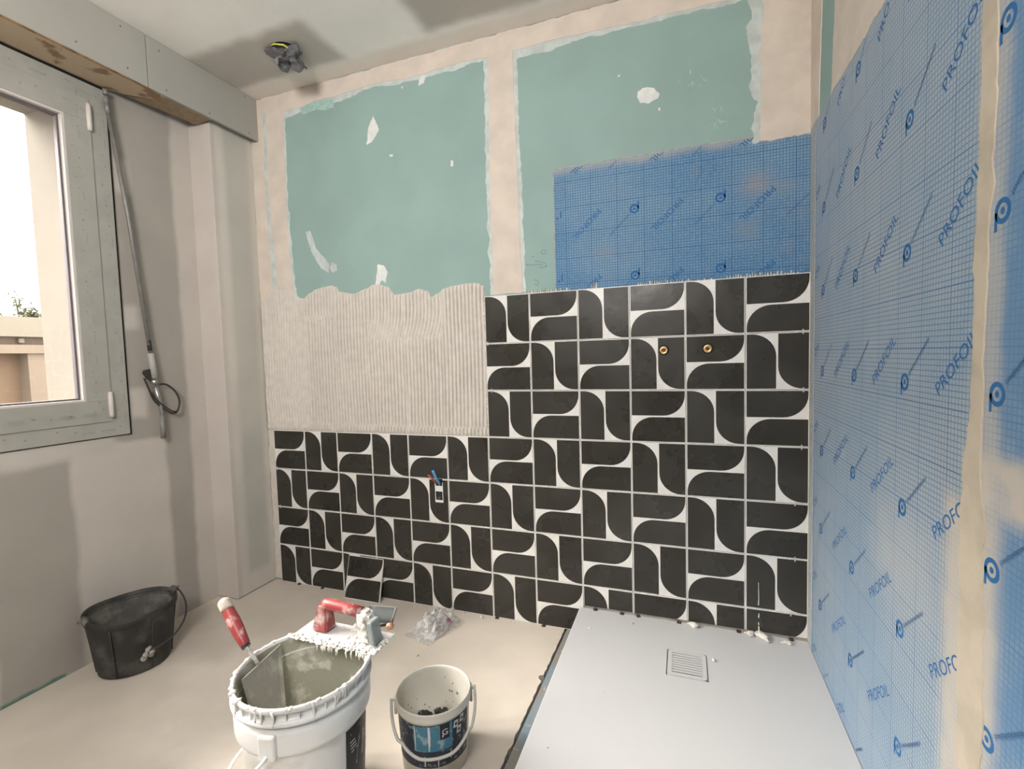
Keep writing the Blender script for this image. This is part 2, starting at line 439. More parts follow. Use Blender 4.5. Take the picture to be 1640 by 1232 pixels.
# grey-white box beam along the top of the left wall (trim_1) and boxed pipe duct in the corner (trim_2)
trim_1 = thing('trim_1', 'boxed lintel of grey boards along the ceiling above the window', None); tag(trim_1, kind='structure')
for y0, y1 in ((-3.0, -.5125), (-.5095, .010)):
    mb = MB(); mb.box((-.0125, y0, 2.2515), (0, y1, ZC - .0015), bev=.0008); mb.build('plasterboard', M['beam_board'], trim_1)
mb = MB(); mb.box((-.011, -.51, 2.26), (-.0125 + .0005, -.50, 2.44)); mb.build('joint', M['dark'], trim_1)
mb = MB()
plate(mb, ragged([(-.012, -3.0), (-.012, -.44), (-.060, -.44), (-.14, -.515), (-.163, -.565), (-.165, -3.0)], .002, .02, 4), PC(2.262), 0, .012)
sof = mb.build('soffit_board', M['wood'], trim_1, tri=True); sof['label'] = 'aged stained wooden board under the boxed lintel'
mb = MB(); plate(mb, [(-.012, -.44), (-.012, -.235), (-.116, -.23), (-.148, -.505), (-.06, -.438)], PC(2.262), 0, .0105)
mb.build('soffit_board', M['raw_board'], trim_1, tri=True)['label'] = 'brown chipboard strip under the boxed lintel'
mb = MB(); mb.box((-.013, -3.0, 2.249), (-.001, -.50, 2.2535)); mb.build('bottom_edge', M['wood_edge'], trim_1)
for (y, z) in ((-.60, 2.43), (-.585, 2.285), (-.46, 2.42), (-.44, 2.275), (-.055, 2.44), (-.045, 2.27), (-.25, 2.27), (-.75, 2.285)):
    mb = MB(); mb.lathe([(.0001, .0012), (.0022, .0012), (.0034, 0)], 10, M=Matrix.Translation((0, y, z)) @ Matrix.Rotation(pi / 2, 4, 'Y'))
    mb.build('screw', M['gasket'], trim_1)
duct_m = region_mat('duct_board', (.60, .56, .50), [((.49, .475, .425), [(-.15, -.02, .1, 2.3)], .02),
                                                    ((.55, .50, .46), [(-.24, -.195, -.1, 2.3)], .012)], (1, 2), wob=.008)
mb = MB(); mb.box((XL - .01, -.219, .004), (-.048, .0115, ZC), bev=.002)
trim_2 = struct(mb.build('trim_2', duct_m), 'pale boxed pipe duct standing in the left corner')
mb = MB(); mb.box((XL + .01, -.212, -.0005), (-.052, .011, .004)); mb.build('board_foot', mat('board_foot', (.09, .20, .155), .8, var=.3, vscale=40), trim_2)

# ------------------------------------------------------------------ window_1
win = thing('window_1', 'white plastic window with printed protective film, left wall', None, (0, 0, 0)); tag(win, kind='structure')
def frame(mb, y0, y1, z0, z1, w, x0, x1, mi=0):
    for (a, b_, c, d) in ((y0, y1, z0, z0 + w), (y0, y1, z1 - w, z1), (y0, y0 + w, z0 + w, z1 - w), (y1 - w, y1, z0 + w, z1 - w)):
        mb.box((x0, a, c), (x1, b_, d), mi, .0015)
FY0, FY1, FZ0, FZ1 = -1.95, -.566, .868, 2.244
mb = MB(); frame(mb, FY0, FY1, FZ0, FZ1, .075, -.245, -.171); outer = mb.build('frame', M['pvc'], win)
mb = MB()
for y0, y1 in ((FY0 + .062, -1.262), (-1.254, FY1 - .062)):
    frame(mb, y0, y1, FZ0 + .06, FZ1 - .062, .086, -.232, -.1665)
sash = mb.build('sash', M['pvc'], win)
mb = MB()
GL = []
for y0, y1 in ((FY0 + .062, -1.262), (-1.254, FY1 - .062)):
    a, b_, c, d = y0 + .086, y1 - .086, FZ0 + .146, FZ1 - .148
    GL.append((a, b_, c, d)); frame(mb, a - .001, b_ + .001, c - .001, d + .001, .009, -.20, -.1685)
mb.build('glazing_bead', M['pvc_clean'], sash)
mb = MB()
for a, b_, c, d in GL: frame(mb, a + .008, b_ - .008, c + .008, d - .008, .007, -.206, -.186)
mb.build('gasket', M['gasket'], sash)
ng = N('window_glass'); ng.p.inputs['Base Color'].default_value = (1, 1, 1, 1)
tr = ng.t.nodes.new('ShaderNodeBsdfTransparent'); gl = ng.t.nodes.new('ShaderNodeBsdfGlossy'); gl.inputs['Roughness'].default_value = .02
fr = ng.t.nodes.new('ShaderNodeFresnel'); fr.inputs['IOR'].default_value = 1.25
mx = ng.t.nodes.new('ShaderNodeMixShader'); ng.link(fr.outputs[0], mx.inputs[0]); ng.link(tr.outputs[0], mx.inputs[1]); ng.link(gl.outputs[0], mx.inputs[2])
ng.link(mx.outputs[0], ng.out.inputs[0])
for a, b_, c, d in GL:
    mb = MB(); mb.box((-.204, a + .004, c + .004), (-.200, b_ - .004, d - .004)); mb.build('pane', ng.m, sash)
for z0 in (2.06, .945):
    mb = MB()
    mb.lathe([(.0001, 0), (.0075, 0), (.0075, .012), (.0085, .014), (.0085, .088), (.0075, .09), (.0075, .102), (.0001, .102)], 14, M=Matrix.Translation((-.1625, -.634, z0)))
    mb.build('hinge', M['pvc_clean'], outer)
mb = MB()   # printing on the protective film
rnd = random.Random(3)
def dash(x, y, z, w, h):
    mb.box((x, y - w / 2, z - h / 2), (x + .0004, y + w / 2, z + h / 2))
for k in range(17):
    z = .93 + k * .078
    for (yy, xx) in ((-.590, -.171), (-.680, -.1665)):
        q = rnd.random()
        if q < .45:
            for j in range(5): dash(xx, yy + .010 + rnd.uniform(-.002, .002), z + j * .0065, .0022, .0045)
        elif q < .8:
            dash(xx, yy + rnd.uniform(-.012, .012), z, .006, .006); dash(xx, yy - .004, z + .02, .004, .002)
        dash(xx, yy + rnd.uniform(-.015, .015), z + .04, .0045, .0045)
for k in range(15):
    y = -.62 - k * .072
    for (zz, xx) in ((.90, -.171), (.972, -.156), (2.212, -.171), (2.14, -.1665)):
        q = rnd.random()
        if q < .5:
            for j in range(6): dash(xx, y - j * .0075, zz - .006, .0055, .0026)
            dash(xx, y - .02, zz - .012, .04, .001)
        dash(xx, y + rnd.uniform(-.03, .03), zz + rnd.uniform(-.012, .012), .0055, .0055)
pr = mb.build('film_print', M['film'], win); pr['kind'] = 'stuff'
mb = MB()
mb.box((XL - .002, FY1 - .001, FZ0 - .004), (XL + .0050, FY1 + .0075, FZ1)); mb.box((XL - .002, FY0, FZ0 - .0035), (XL + .003, FY1 + .003, FZ0 - .0003))
mb.box((XL - .002, FY0, FZ1), (XL + .014, FY1 + .004, FZ1 + .0055))
mb.build('sealing_gap', M['dark'], win)

# ------------------------------------------------------------------ back wall: boards, compound, membrane
for x0, x1 in ((-.27, 1.3005), (1.3035, 2.41)):
    mb = MB(); mb.box((x0, YB, 0), (x1, YB + .0125, ZC - .001)); mb.build('plasterboard', M['green'], wall_back)
def band(pts, m='compound', t=.0016, amp=.003, seed=1, name='joint_compound', skip=(), step=.012, pl=None, parent=None, cham=.0012):
    return poly_part(name, ragged(pts, amp, step, seed, skip), pl or PB(YB), 0, t + (seed % 11) * .00006, M[m], parent or wall_back, cham)
xs = [q[0] for q in (bw(455, 180), bw(2000, 0))]
# thin pale under-coats first, then the cream coats
band([(-.04, 2.453), (-.04, 2.365), (.17, 2.335), (.34, 2.343), (.52, 2.352), (.69, 2.368), (.86, 2.350), (1.0, 2.356), (1.16, 2.364), (1.26, 2.358), (1.37, 2.335), (1.5, 2.335), (1.6, 2.348), (1.8, 2.345), (2.07, 2.340), (2.41, 2.34), (2.41, 2.453)], 'compound_pale', .001, .006, 2)
band([(1.226, 2.40), (1.220, 1.9), (1.225, 1.405), (1.384, 1.405), (1.377, 1.85), (1.366, 2.40)], 'compound_pale', .001, .005, 3)
band([(.0, 2.41), (.0, 1.44), (.186, 1.46), (.172, 1.70), (.165, 2.0), (.176, 2.41)], 'compound_pale', .001, .005, 4)
band([(2.212, 2.36), (2.222, 1.86), (2.41, 1.86), (2.41, 2.36)], 'compound_pale', .001, .012, 5)
band([(-.04, 2.453), (-.04, 2.39), (.17, 2.362), (.34, 2.372), (.52, 2.377), (.69, 2.383), (.86, 2.372), (1.01, 2.374), (1.16, 2.379), (1.256, 2.372), (1.37, 2.370), (1.55, 2.372), (1.8, 2.362), (2.07, 2.356), (2.41, 2.35), (2.41, 2.453)], 'compound', .0022, .004, 6)
band([(1.247, 2.40), (1.236, 1.852), (1.241, 1.405), (1.370, 1.405), (1.361, 1.833), (1.354, 2.40)], 'compound', .0022, .0025, 7)
band([(.055, 2.40), (.045, 2.0), (.075, 1.46), (.175, 1.46), (.158, 1.70), (.155, 2.0), (.17, 2.40)], 'compound', .0022, .003, 8)
band([(-.05, 2.42), (-.05, 1.43), (.040, 1.45), (.028, 2.0), (.035, 2.42)], 'compound', .0018, .003, 9)
band([(2.252, 2.40), (2.244, 1.86), (2.4005, 1.86), (2.4005, 2.40)], 'compound', .0022, .006, 10)
# filler spots
def spot(px, m='patch', t=.0014, seed=1, amp=.004, step=.006):
    band([bw(*q) for q in px], m, t, amp, seed, 'filler_patch', step=step)
spot([(598, 184), (590, 205), (587, 232), (596, 228), (606, 208), (603, 195)], seed=21)
spot([(676, 119), (683, 121), (679, 134), (670, 137), (671, 127)], seed=22)
spot([(489, 371), (497, 370), (506, 398), (528, 424), (526, 438), (514, 430), (498, 402)], 'compound_pale', seed=23, amp=.002)
spot([(531, 420), (539, 424), (540, 434), (532, 437), (528, 430)], 'compound_pale', seed=24, amp=.002)
spot([(605, 424), (615, 424), (621, 436), (618, 456), (611, 450), (608, 456), (601, 458)], seed=25)
spot([(624, 248), (629, 247), (629, 251), (624, 251)], seed=26, amp=.001)
spot([(722, 256), (726, 258), (726, 266), (722, 267)], seed=27, amp=.001)
spot([(1021, 146), (1029, 140), (1048, 142), (1056, 150), (1054, 158), (1038, 166), (1026, 165), (1020, 156)], seed=28)
spot([(1055, 172), (1058, 173), (1057, 178), (1054, 177)], seed=29, amp=.001)
spot([(480, 172), (505, 160), (535, 157), (535, 173), (500, 178), (485, 184)], 'smear', seed=30, t=.0008)
spot([(643, 138), (645, 138), (645, 142), (643, 142)], seed=31, amp=.0006)
spot([(990, 120), (994, 119), (992, 124), (989, 124)], seed=32, amp=.0006)
rnd = random.Random(11)
for (cx, cy, rr, k) in ((1105, 128, 20, 13), (1142, 186, 24, 17)):       # faint dabbed streaks of filler
    for j in range(k):
        a = rnd.uniform(0, 6.28); r0 = rr * rnd.uniform(.1, 1); u, v = cx + r0 * cos(a), cy + r0 * sin(a) * .9
        L = rnd.uniform(5, 11); ta = a + rnd.uniform(-.5, .5)
        du, dv = cos(ta) * L, sin(ta) * L
        spot([(u, v), (u + du * .5 + 1.5, v + dv * .5), (u + du, v + dv), (u + du * .5 - 1.5, v + dv * .5 + 1.5)], 'smear', .0007, 40 + j, .0006, .01)
# pencil note on the green board
mb = MB()
def pen(px): mb.tube([(q[0], YB - .0004, q[1]) for q in (bw(*a) for a in px)], .0009, 5)
pen([(842, 424.5), (855, 424), (868, 423.5)]); pen([(857, 418), (866, 419), (874, 423), (876, 426), (870, 428.5), (864, 429)])
pen([(866 + 0, 404), (869, 401), (873, 401), (875, 404), (873, 407), (868, 407), (866, 404)])
pen([(851, 412), (855, 410)]); pen([(856, 448), (861, 449), (863, 454), (860, 458), (856, 455)])
mb.build('pencil_mark', M['pencil'], wall_back)['kind'] = 'stuff'
# membrane sheet with its print
FOB = YB - .0009
poly_part('membrane', rectp(1.511, 2.402, 1.37, 1.8795), PB(YB), 0, .0009, M['foil_back'], wall_back)
mb = MB(); plate(mb, rectp(1.5085, 1.5115, 1.37, 1.882), PB(YB), 0, .0011); plate(mb, rectp(1.5085, 2.402, 1.879, 1.8825), PB(YB), 0, .0011)
mb.build('membrane_edge', mat('membrane_edge', (.33, .34, .31), .8, var=.2, vscale=60), wall_back)
WORD = text_mesh('PROFOIL')
def stamp_set(pl, words, logos, flip, keep):
    """printed words and round emblems of the membrane, as flat print on its face"""
    mb = MB()
    def put(pts, fs):
        if all(keep(*q) for q in pts): mb.faces([pl(u, v, .0004) for u, v in pts], fs)
    def T(o_, a, sx):
        ca, sa = cos(a), sin(a)
        return lambda x, y: (o_[0] + sx * (x * ca - y * sa), o_[1] + x * sa + y * ca)
    for (o_, a, sx, L, h) in words:
        tr_ = T(o_, a, sx); vs, fs = WORD
        put2 = [tr_((x - .06) * L * 1.0, (y - .5) * h) for x, y in vs]
        ok = [keep(*q) for q in put2]
        fs2 = [f for f in fs if all(ok[i] for i in f)]
        mb.faces([pl(u, v, .0004) for u, v in put2], fs2)
    for (o_, a, sx, at_) in logos:
        tr_ = T(o_, a, sx); K = 24
        ring = [(r * cos(2 * pi * k / K), r * sin(2 * pi * k / K)) for r in (.0175, .0105) for k in range(K)]
        put([tr_(*q) for q in ring], [[k, (k + 1) % K, K + (k + 1) % K, K + k] for k in range(K)])
        put([tr_(.0048 * cos(2 * pi * k / 12), .0048 * sin(2 * pi * k / 12)) for k in range(12)], [list(range(12))])
        put([tr_(*q) for q in ((-.0175, .0), (-.0115, .0), (-.0115, -.026), (-.0175, -.026))], [[0, 1, 2, 3]])
        t2 = T(o_, at_, sx)                      # the small line of print beside the emblem, too small to read
        x = .026; rr = random.Random(5)
        while x < .125:
            w = rr.uniform(.0018, .0034); hh = rr.choice((.0032, .0045))
            for (a0, a1, b0, b1) in ((x, x + .0011, -hh, hh), (x, x + w, hh - .0012, hh), (x, x + w, -.0006, .0006)):
                put([t2(*q) for q in ((a0, b0), (a1, b0), (a1, b1), (a0, b1))], [[0, 1, 2, 3]])
            x += w + .0016
    return mb
wa = math.atan2(.086, .0915)
words = [((1.684 + .3 * i, 1.692 + .25 * j), wa + pi, 1, .142, .0215) for i in range(-1, 4) for j in (-1, 0, 1)]
logos = [((1.822 + .299 * i, 1.687 + .249 * j), pi, 1, math.atan2(.082, .087) + pi) for i in range(-1, 3) for j in (-1, 0, 1)]
mb = stamp_set(PB(FOB), words, logos, False, lambda u, v: 1.513 < u < 2.398 and 1.395 < v < 1.878)
mb.build('membrane_print', M['foil_print'], wall_back)['kind'] = 'stuff'

# ------------------------------------------------------------------ tiles
H = .0990
def clip(poly, z0):
    out = []
    for i in range(len(poly)):
        a, b_ = poly[i - 1], poly[i]
        ia, ib = a[1] >= z0, b_[1] >= z0
        if ia != ib:
            t = (z0 - a[1]) / (b_[1] - a[1]); out.append((a[0] + t * (b_[0] - a[0]), z0))
        if ib: out.append(b_)
    return out
def bars():
    b_ = .0028; g = .003; r = .078; K = 9
    cx, cz = H - b_ - r, g + r
    top = [(-H + b_, H - b_), (-H + b_, g)] + [(cx + r * sin(a), cz - r * cos(a)) for a in [pi / 2 * k / K for k in range(K + 1)]] + [(H - b_, H - b_)]
    return [top, [(-x, -z) for x, z in top]]
def tile_mesh(kind, z0=-H, hole=None):
    mb = MB(); ps = bars()
    if kind == 'V': ps = [[(z, -x) for x, z in q] for q in ps]
    c = .0008
    lo, hi = z0, H
    vs = [(-H, .0085, lo), (H, .0085, lo), (H, .0085, hi), (-H, .0085, hi), (-H, c, lo), (H, c, lo), (H, c, hi), (-H, c, hi),
          (-H + c, 0, lo + c), (H - c, 0, lo + c), (H - c, 0, hi - c), (-H + c, 0, hi - c)]
    fs = [[3, 2, 1, 0]]
    for a in (0, 4): fs += [[a + i, a + (i + 1) % 4, a + 4 + (i + 1) % 4, a + 4 + i] for i in range(4)]
    fs.append([8, 9, 10, 11]); mb.faces(vs, fs, 0)
    for q in ps:
        q = clip(q, z0 + (.0006 if z0 > -H else -1))
        if len(q) > 2: mb.faces([(x, -.00022, z) for x, z in q], [list(range(len(q)))], 1)
    bm = mb.bm
    bmesh.ops.recalc_face_normals(bm, faces=[f for f in bm.faces if f.material_index == 0])
    bm.normal_update()
    for f in bm.faces:
        if f.material_index == 1 and f.normal.y > 0: f.normal_flip()
    me = bpy.data.meshes.new('tile'); bm.to_mesh(me); bm.free()
    me.materials.append(M['tile_white']); me.materials.append(M['tile_dark']); return me
TM = {k: tile_mesh(k) for k in 'HV'}; TC = {k: tile_mesh(k, .0155) for k in 'HV'}
rnd = random.Random(2)
for r in range(7):
    for c in range(12):
        if r < 3 and c < 6: continue
        k = 'H' if (r + c) % 2 else 'V'
        me = TC[k] if (r == 6 and c >= 8) else TM[k]
        t = link('tile', me, wall_back)
        t.location = (.2 * c + .1 + rnd.uniform(-.0003, .0003), rnd.uniform(-.0004, .0004), 1.3 - .2 * r + rnd.uniform(-.0003, .0003))
        t.rotation_euler = (rnd.uniform(-.001, .001), 0, rnd.uniform(-.001, .001))
# adhesive behind the tiles and squeezed into the joints
mb = MB(); mb.box((-.002, .0092, .002), (2.398, YB, .80)); mb.box((1.202, .0092, .80), (2.398, YB, 1.398))
mb.build('tile_bed', M['adhesive'], wall_back)
mb = MB(); rnd = random.Random(5)
for r in range(1, 7):
    z = 1.4 - .2 * r; x = .01 if r >= 4 else 1.21
    while x < 2.39:
        L = rnd.uniform(.004, .016)
        if rnd.random() < .62: mb.box((x, .0006, z - .0010), (x + L, .009, z + .0010))
        x += L + rnd.uniform(.003, .010)
for c in range(1, 12):
    x = .2 * c; z = .02; zt = .8 if c <= 6 else 1.4
    while z < zt - .02:
        L = rnd.uniform(.01, .05)
        if rnd.random() < .35: mb.box((x - .0010, .0012, z), (x + .0010, .009, z + L))
        z += L + rnd.uniform(.01, .05)
# frayed ridges standing above the top row
for x0, x1, hmax in ((1.385, 1.57, .012), (1.655, 1.68, .03), (1.60, 1.655, .005), (1.83, 2.02, .012), (2.04, 2.09, .006), (2.14, 2.36, .013)):
    x = x0
    while x < x1:
        h = 1.5 * hmax * rnd.uniform(.4, 1) * (1 - .5 * abs((x - x0) / (x1 - x0) - .5)); w = rnd.uniform(.004, .009)
        q = [(x, 1.396), (x + w, 1.396), (x + w * rnd.uniform(.5, 1.1), 1.398 + h), (x + w * rnd.uniform(0, .4), 1.398 + h * .9)]
        plate(mb, q, PB(YB), 0, rnd.uniform(.006, .012), 0, .001); x += w + rnd.uniform(.001, .004)
# smears along the right edge of the comb-spread adhesive
for k in range(26):
    z = rnd.uniform(.82, 1.38); mb.ball((1.199 + rnd.uniform(-.002, .003), .003, z), .004, 1, .5, (1, .6, rnd.uniform(1, 3)), seed=k)
sq = mb.build('adhesive_squeeze', M['adhesive'], wall_back, tri=True); sq['kind'] = 'stuff'

# comb-spread adhesive bed (ridges are geometry)
TOP = [(-.045, 1.448), (-.02, 1.47), (.022, 1.497), (.065, 1.515), (.105, 1.516), (.16, 1.503), (.21, 1.462), (.231, 1.458), (.27, 1.482), (.311, 1.498), (.36, 1.506), (.40, 1.508), (.43, 1.50), (.447, 1.475), (.529, 1.461), (.6, 1.479), (.635, 1.493), (.665, 1.496), (.715, 1.480), (.757, 1.440), (.833, 1.445), (.878, 1.457), (.922, 1.446), (.943, 1.417), (.975, 1.43), (1.007, 1.449), (1.05, 1.458), (1.12, 1.463), (1.165, 1.461), (1.195, 1.447), (1.206, 1.41)]
def topz(x):
    for (a, za), (b_, zb) in zip(TOP, TOP[1:]):
        if a <= x <= b_:
            t = (x - a) / (b_ - a); t = t * t * (3 - 2 * t); return za + t * (zb - za)
    return TOP[-1][1]
PITCH = .0181
STRIPS = [(-.05, .235), (.235, .425), (.425, .605), (.605, .80), (.80, .992), (.992, 1.21)]
def ridge(x, z):
    for i, (a, b_) in enumerate(STRIPS):
        bb = b_ + .012 * mnoise.noise(Vector((i * 5.1, z * 4, 0)))
        aa = a + .012 * mnoise.noise(Vector(((i - 1) * 5.1, z * 4, 0)))
        if aa <= x < bb or i == len(STRIPS) - 1: break
    zb = (1.02, 1.36, 9, 1.235, 1.235, 9)[i] + .006 * mnoise.noise(Vector((x * 30, 0, i)))
    sh = .004 * mnoise.noise(Vector((i * 9, z * 3.0, 2))) + .0015 * mnoise.noise(Vector((x * 20, z * 12, 5)))
    if z > zb: sh += .006 + (.030 if i in (3, 4) else .004) * max(0, 1 - (z - zb) / .14) ** 2
    if i == 0: sh += .05 * (z - 1.0) * (1 if z < zb else -.5) + .003
    if z < .835 + .004 * mnoise.noise(Vector((x * 25, 1, 1))): sh += .007
    f = (x + sh + i * .0043) / PITCH
    p_ = .5 + .5 * cos(2 * pi * f)
    h = 1 - (1 - p_) ** 3.6
    h *= .82 + .25 * mnoise.noise(Vector((x * 8, z * 6, 9)))
    e = min(abs(x - aa), abs(bb - x))
    if e < .004: h = max(h, .55)
    if abs(z - zb) < .005: h = .45 + .3 * h
    if i == 0: h = (.42 + .5 * h) if z < 1.30 else (.2 + .7 * h)
    fl = mnoise.noise(Vector((x * 3.5, z * 3.5, 4)))
    if fl > .42: h = h * .5 + .35
    return max(0, h)
x0, x1, z0 = -.044, 1.2015, .7975
NX, NZ = 1180, 64
mb = MB(); bm = mb.bm; grid = []
for i in range(NX + 1):
    x = x0 + (x1 - x0) * i / NX; zt = topz(x) + .0015 * mnoise.noise(Vector((x * 300, 0, 0))); colv = []
    for j in range(NZ + 1):
        v = j / NZ; z = z0 + (zt - z0) * v
        e = min(1, (zt - z) / .010, (x - x0) / .006 + .15, 1)
        y = YB - (.0006 + .0122 * ridge(x, z)) * max(0, e) ** .6
        if i in (0, NX) or j in (0, NZ): y = YB
        colv.append(bm.verts.new((x, y, z)))
    grid.append(colv)
for i in range(NX):
    for j in range(NZ):
        bm.faces.new((grid[i][j], grid[i + 1][j], grid[i + 1][j + 1], grid[i][j + 1])).smooth = True
bed = mb.build('adhesive_bed', M['adhesive'], wall_back); bed['label'] = 'comb-ridged fresh tile adhesive with wavy top edge'
# grey adhesive smear beside the first column of tiles
band([(-.046, .80), (-.046, .01), (-.003, .01), (-.003, .80)], 'adhesive', .004, .004, 71, 'adhesive_margin')

# ------------------------------------------------------------------ right wall: boards above, membrane, tape
for y0, y1 in ((-.96, .0115), (-3.0, -.963)):
    mb = MB(); mb.box((XR + .0005, y0, 0), (XR + .013, y1, ZC - .001)); mb.build('plasterboard', M['green'], wall_right)
PRW = PR(XR + .0005)
band([(.011, 2.453), (.011, 1.87), (-.085, 1.87), (-.135, 2.453)], 'compound', .002, .002, 81, pl=PRW, parent=wall_right)
band([(-.215, 1.87), (-.265, 2.2), (-.27, 2.453), (-1.6, 2.453), (-1.6, 1.87)], 'compound', .002, .005, 82, pl=PRW, parent=wall_right)
band([(.0, 2.453), (.0, 2.36), (-.8, 2.37), (-1.6, 2.36), (-1.6, 2.453)], 'compound', .0025, .005, 83, pl=PRW, parent=wall_right)
poly_part('membrane', rectp(-2.9, .0118, .02, 1.872), PRW, 0, .0011, M['foil_right'], wall_right)
# overlap of the sealing strip in the corner
corner_m = mat('sealing_strip', (.40, .42, .42), .8, var=.12, vscale=70, bump=.3, bscale=250)
band([(.0105, 1.874), (.0105, .03), (-.046, .03), (-.052, .8), (-.055, 1.3), (-.06, 1.874)], 'compound', .0016, .002, 84, 'sealing_strip', pl=PRW, parent=wall_right).data.materials[0] = corner_m
tape_m = mat('joint_tape', (.47, .415, .33), .85, var=.1, vscale=14, bump=.15, bscale=80)
def tape(pts, seed, amp=.004, t=.0022):
    ob = band(pts, 'compound', t, amp, seed, 'joint_tape', pl=PRW, parent=wall_right, cham=.0015); ob.data.materials[0] = tape_m
tape([(-.963, 1.874), (-.972, 1.48), (-.969, 1.25), (-.968, 1.05), (-.950, .95), (-.948, .90), (-.952, .6), (-.955, .02), (-1.01, .02), (-1.02, .6), (-1.012, .87), (-1.0, .95), (-.997, 1.1), (-1.008, 1.35), (-1.01, 1.6), (-1.01, 1.874)], 86)
wordsR = [((-.293 - .2895 * i + .0, 1.318 + .25 * j), radians(40), -1, .148, .0235) for i in range(-1, 4) for j in range(-6, 3)]
logosR = [((-.156 - .2915 * i, 1.320 + .25 * j), 0, -1, radians(41)) for i in range(-1, 4) for j in range(-6, 3)]
FXR = XR + .0005 - .0011
mb = stamp_set(PR(FXR), wordsR, logosR, True, lambda u, v: -1.5 < u < -.06 and .11 < v < 1.868)
mb.build('membrane_print', M['foil_print'], wall_right)['kind'] = 'stuff'
mb = MB(); plate(mb, rectp(-.0635, -.061, .05, 1.87), PR(FXR), 0, .0003); mb.build('guide_line', M['foil_print'], wall_right)

# ------------------------------------------------------------------ shower tray
TX0, TX1, TY0, TY1, TZ = 1.5875, 2.3975, -1.75, -.0035, .107
tray = thing('shower_tray', 'flat white shower tray between the tiled wall and the blue wall', 'shower tray', (2.0, -.9, 0))
mb = MB()
DX0, DX1, DY0, DY1 = 1.932, 2.060, -.330, -.188
# tray top with a cut-out for the outlet: four slabs round it, joined
for a in ((TX0, DX0, TY0, TY1), (DX1, TX1, TY0, TY1), (DX0, DX1, TY0, DY0), (DX0, DX1, DY1, TY1)):
    mb.faces([(a[0], a[2], TZ), (a[1], a[2], TZ), (a[1], a[3], TZ), (a[0], a[3], TZ)], [[0, 1, 2, 3]])
c = .003
out = rectp(TX0, TX1, TY0, TY1); out2 = rectp(TX0 - c, TX1 + .001, TY0 - c, TY1 + .001)
mb.faces([(x, y, TZ) for x, y in out] + [(x, y, TZ - c) for x, y in out2] + [(x, y, .07) for x, y in out2],
         [[i, (i + 1) % 4, 4 + (i + 1) % 4, 4 + i] for i in range(4)] + [[4 + i, 4 + (i + 1) % 4, 8 + (i + 1) % 4, 8 + i] for i in range(4)] + [[11, 10, 9, 8]])
inn = rectp(DX0, DX1, DY0, DY1)
mb.faces([(x, y, TZ) for x, y in inn] + [(x, y, TZ - .012) for x, y in inn], [[i, (i + 1) % 4, 4 + (i + 1) % 4, 4 + i] for i in range(4)] + [[4, 5, 6, 7]])
mb.build('tray_body', M['tray'], tray, offset=(2.0, -.9, 0))
mb = MB(); mb.box((TX0 + .015, TY0 + .02, -.034), (TX1 - .01, TY1 - .01, .07)); mb.build('tray_base', mat('tray_base', (.17, .165, .16), .9), tray, offset=(2.0, -.9, 0))
cov = thing('drain_cover', None, None); cov.parent = tray; cov.location = (0, 0, 0)
bpy.data.objects.remove(cov)
mb = MB()
ax0, ax1, ay0, ay1 = 1.9355, 2.0565, -.3265, -.1915
# cover: rounded rim, slats and slots between them
sl0, sl1 = 1.949, 2.043
ys = [ay1 - .017 - k * .0125 for k in range(9)]
zt = TZ + .0015
rim_o = rrect(ax0, ax1, ay0, ay1, .012); rim_i = rrect(sl0, sl1, ys[-1] - .0035, ys[0] + .0035, .002)
K = len(rim_o)
mb.faces([(x, y, zt) for x, y in rim_o] + [(x, y, zt) for x, y in rim_i] + [(x, y, TZ - .011) for x, y in rim_o] + [(x, y, TZ - .006) for x, y in rim_i],
         [[i, (i + 1) % K, K + (i + 1) % K, K + i] for i in range(K)] + [[i, (i + 1) % K, 2 * K + (i + 1) % K, 2 * K + i] for i in range(K)] + [[K + i, K + (i + 1) % K, 3 * K + (i + 1) % K, 3 * K + i] for i in range(K)])
for a, b_ in zip(ys, ys[1:]): mb.box((sl0 - .001, b_ + .0024, TZ - .0010), (sl1 + .001, a - .0024, zt))
cover = mb.build('drain_cover', M['tray'], tray, offset=(2.0, -.9, 0))
mb = MB(); mb.box((sl0, ys[-1] - .004, TZ - .0105), (sl1, ys[0] + .004, TZ - .008)); mb.build('drain_opening', M['dark'], tray, offset=(2.0, -.9, 0))

# ------------------------------------------------------------------ small fittings on the tiled wall
for i, (x, z, lab) in enumerate(((1.924, 1.150, 'brass pipe end in the tiles, the left one of the pair'), (2.0765, 1.151, 'brass pipe end in the tiles, the right one nearer the blue wall'))):
    t = thing('pipe_fitting', lab, 'pipe fitting', (x, 0, z), group=None)
    R90 = Matrix.Rotation(pi / 2, 4, 'X')
    mb = MB(); mb.lathe([(.0001, .0006), (.0185, .0006), (.0185, .0003), (.0001, .0003)], 26, M=R90); mb.build('hole_edge', M['dark'], t)
    mb = MB(); mb.lathe([(.0150, .0006), (.0152, .004), (.0145, .006), (.0095, .0065), (.0055, .0030), (.0050, .0012), (.0001, .0012)], 26, M=R90); mb.build('brass_socket', M['brass'], t)
    mb = MB(); mb.lathe([(.0001, .00135), (.0049, .00135), (.0049, .0012), (.0001, .0012)], 14, M=R90); mb.build('bore', mat('bore', (.10, .03, .015), .6), t)
eb = thing('electrical_box', 'small flush electrical box with blue and red wires among dark tiles', 'electrical box', (.951, 0, .546))
mb = MB()
for a in ((-.0195, -.0165, -.052, .040), (.0175, .0205, -.052, .040), (-.0165, .0175, -.052, -.041), (-.0165, .0175, -.002, .024)):
    mb.box((a[0], -.0020, a[2]), (a[1], -.0002, a[3]), 0)
mb.build('box_rim', M['white_plastic'], eb)
mb = MB(); mb.box((-.0165, -.0008, -.041), (.0175, -.0003, -.002)); mb.build('box_back', M['dark'], eb)
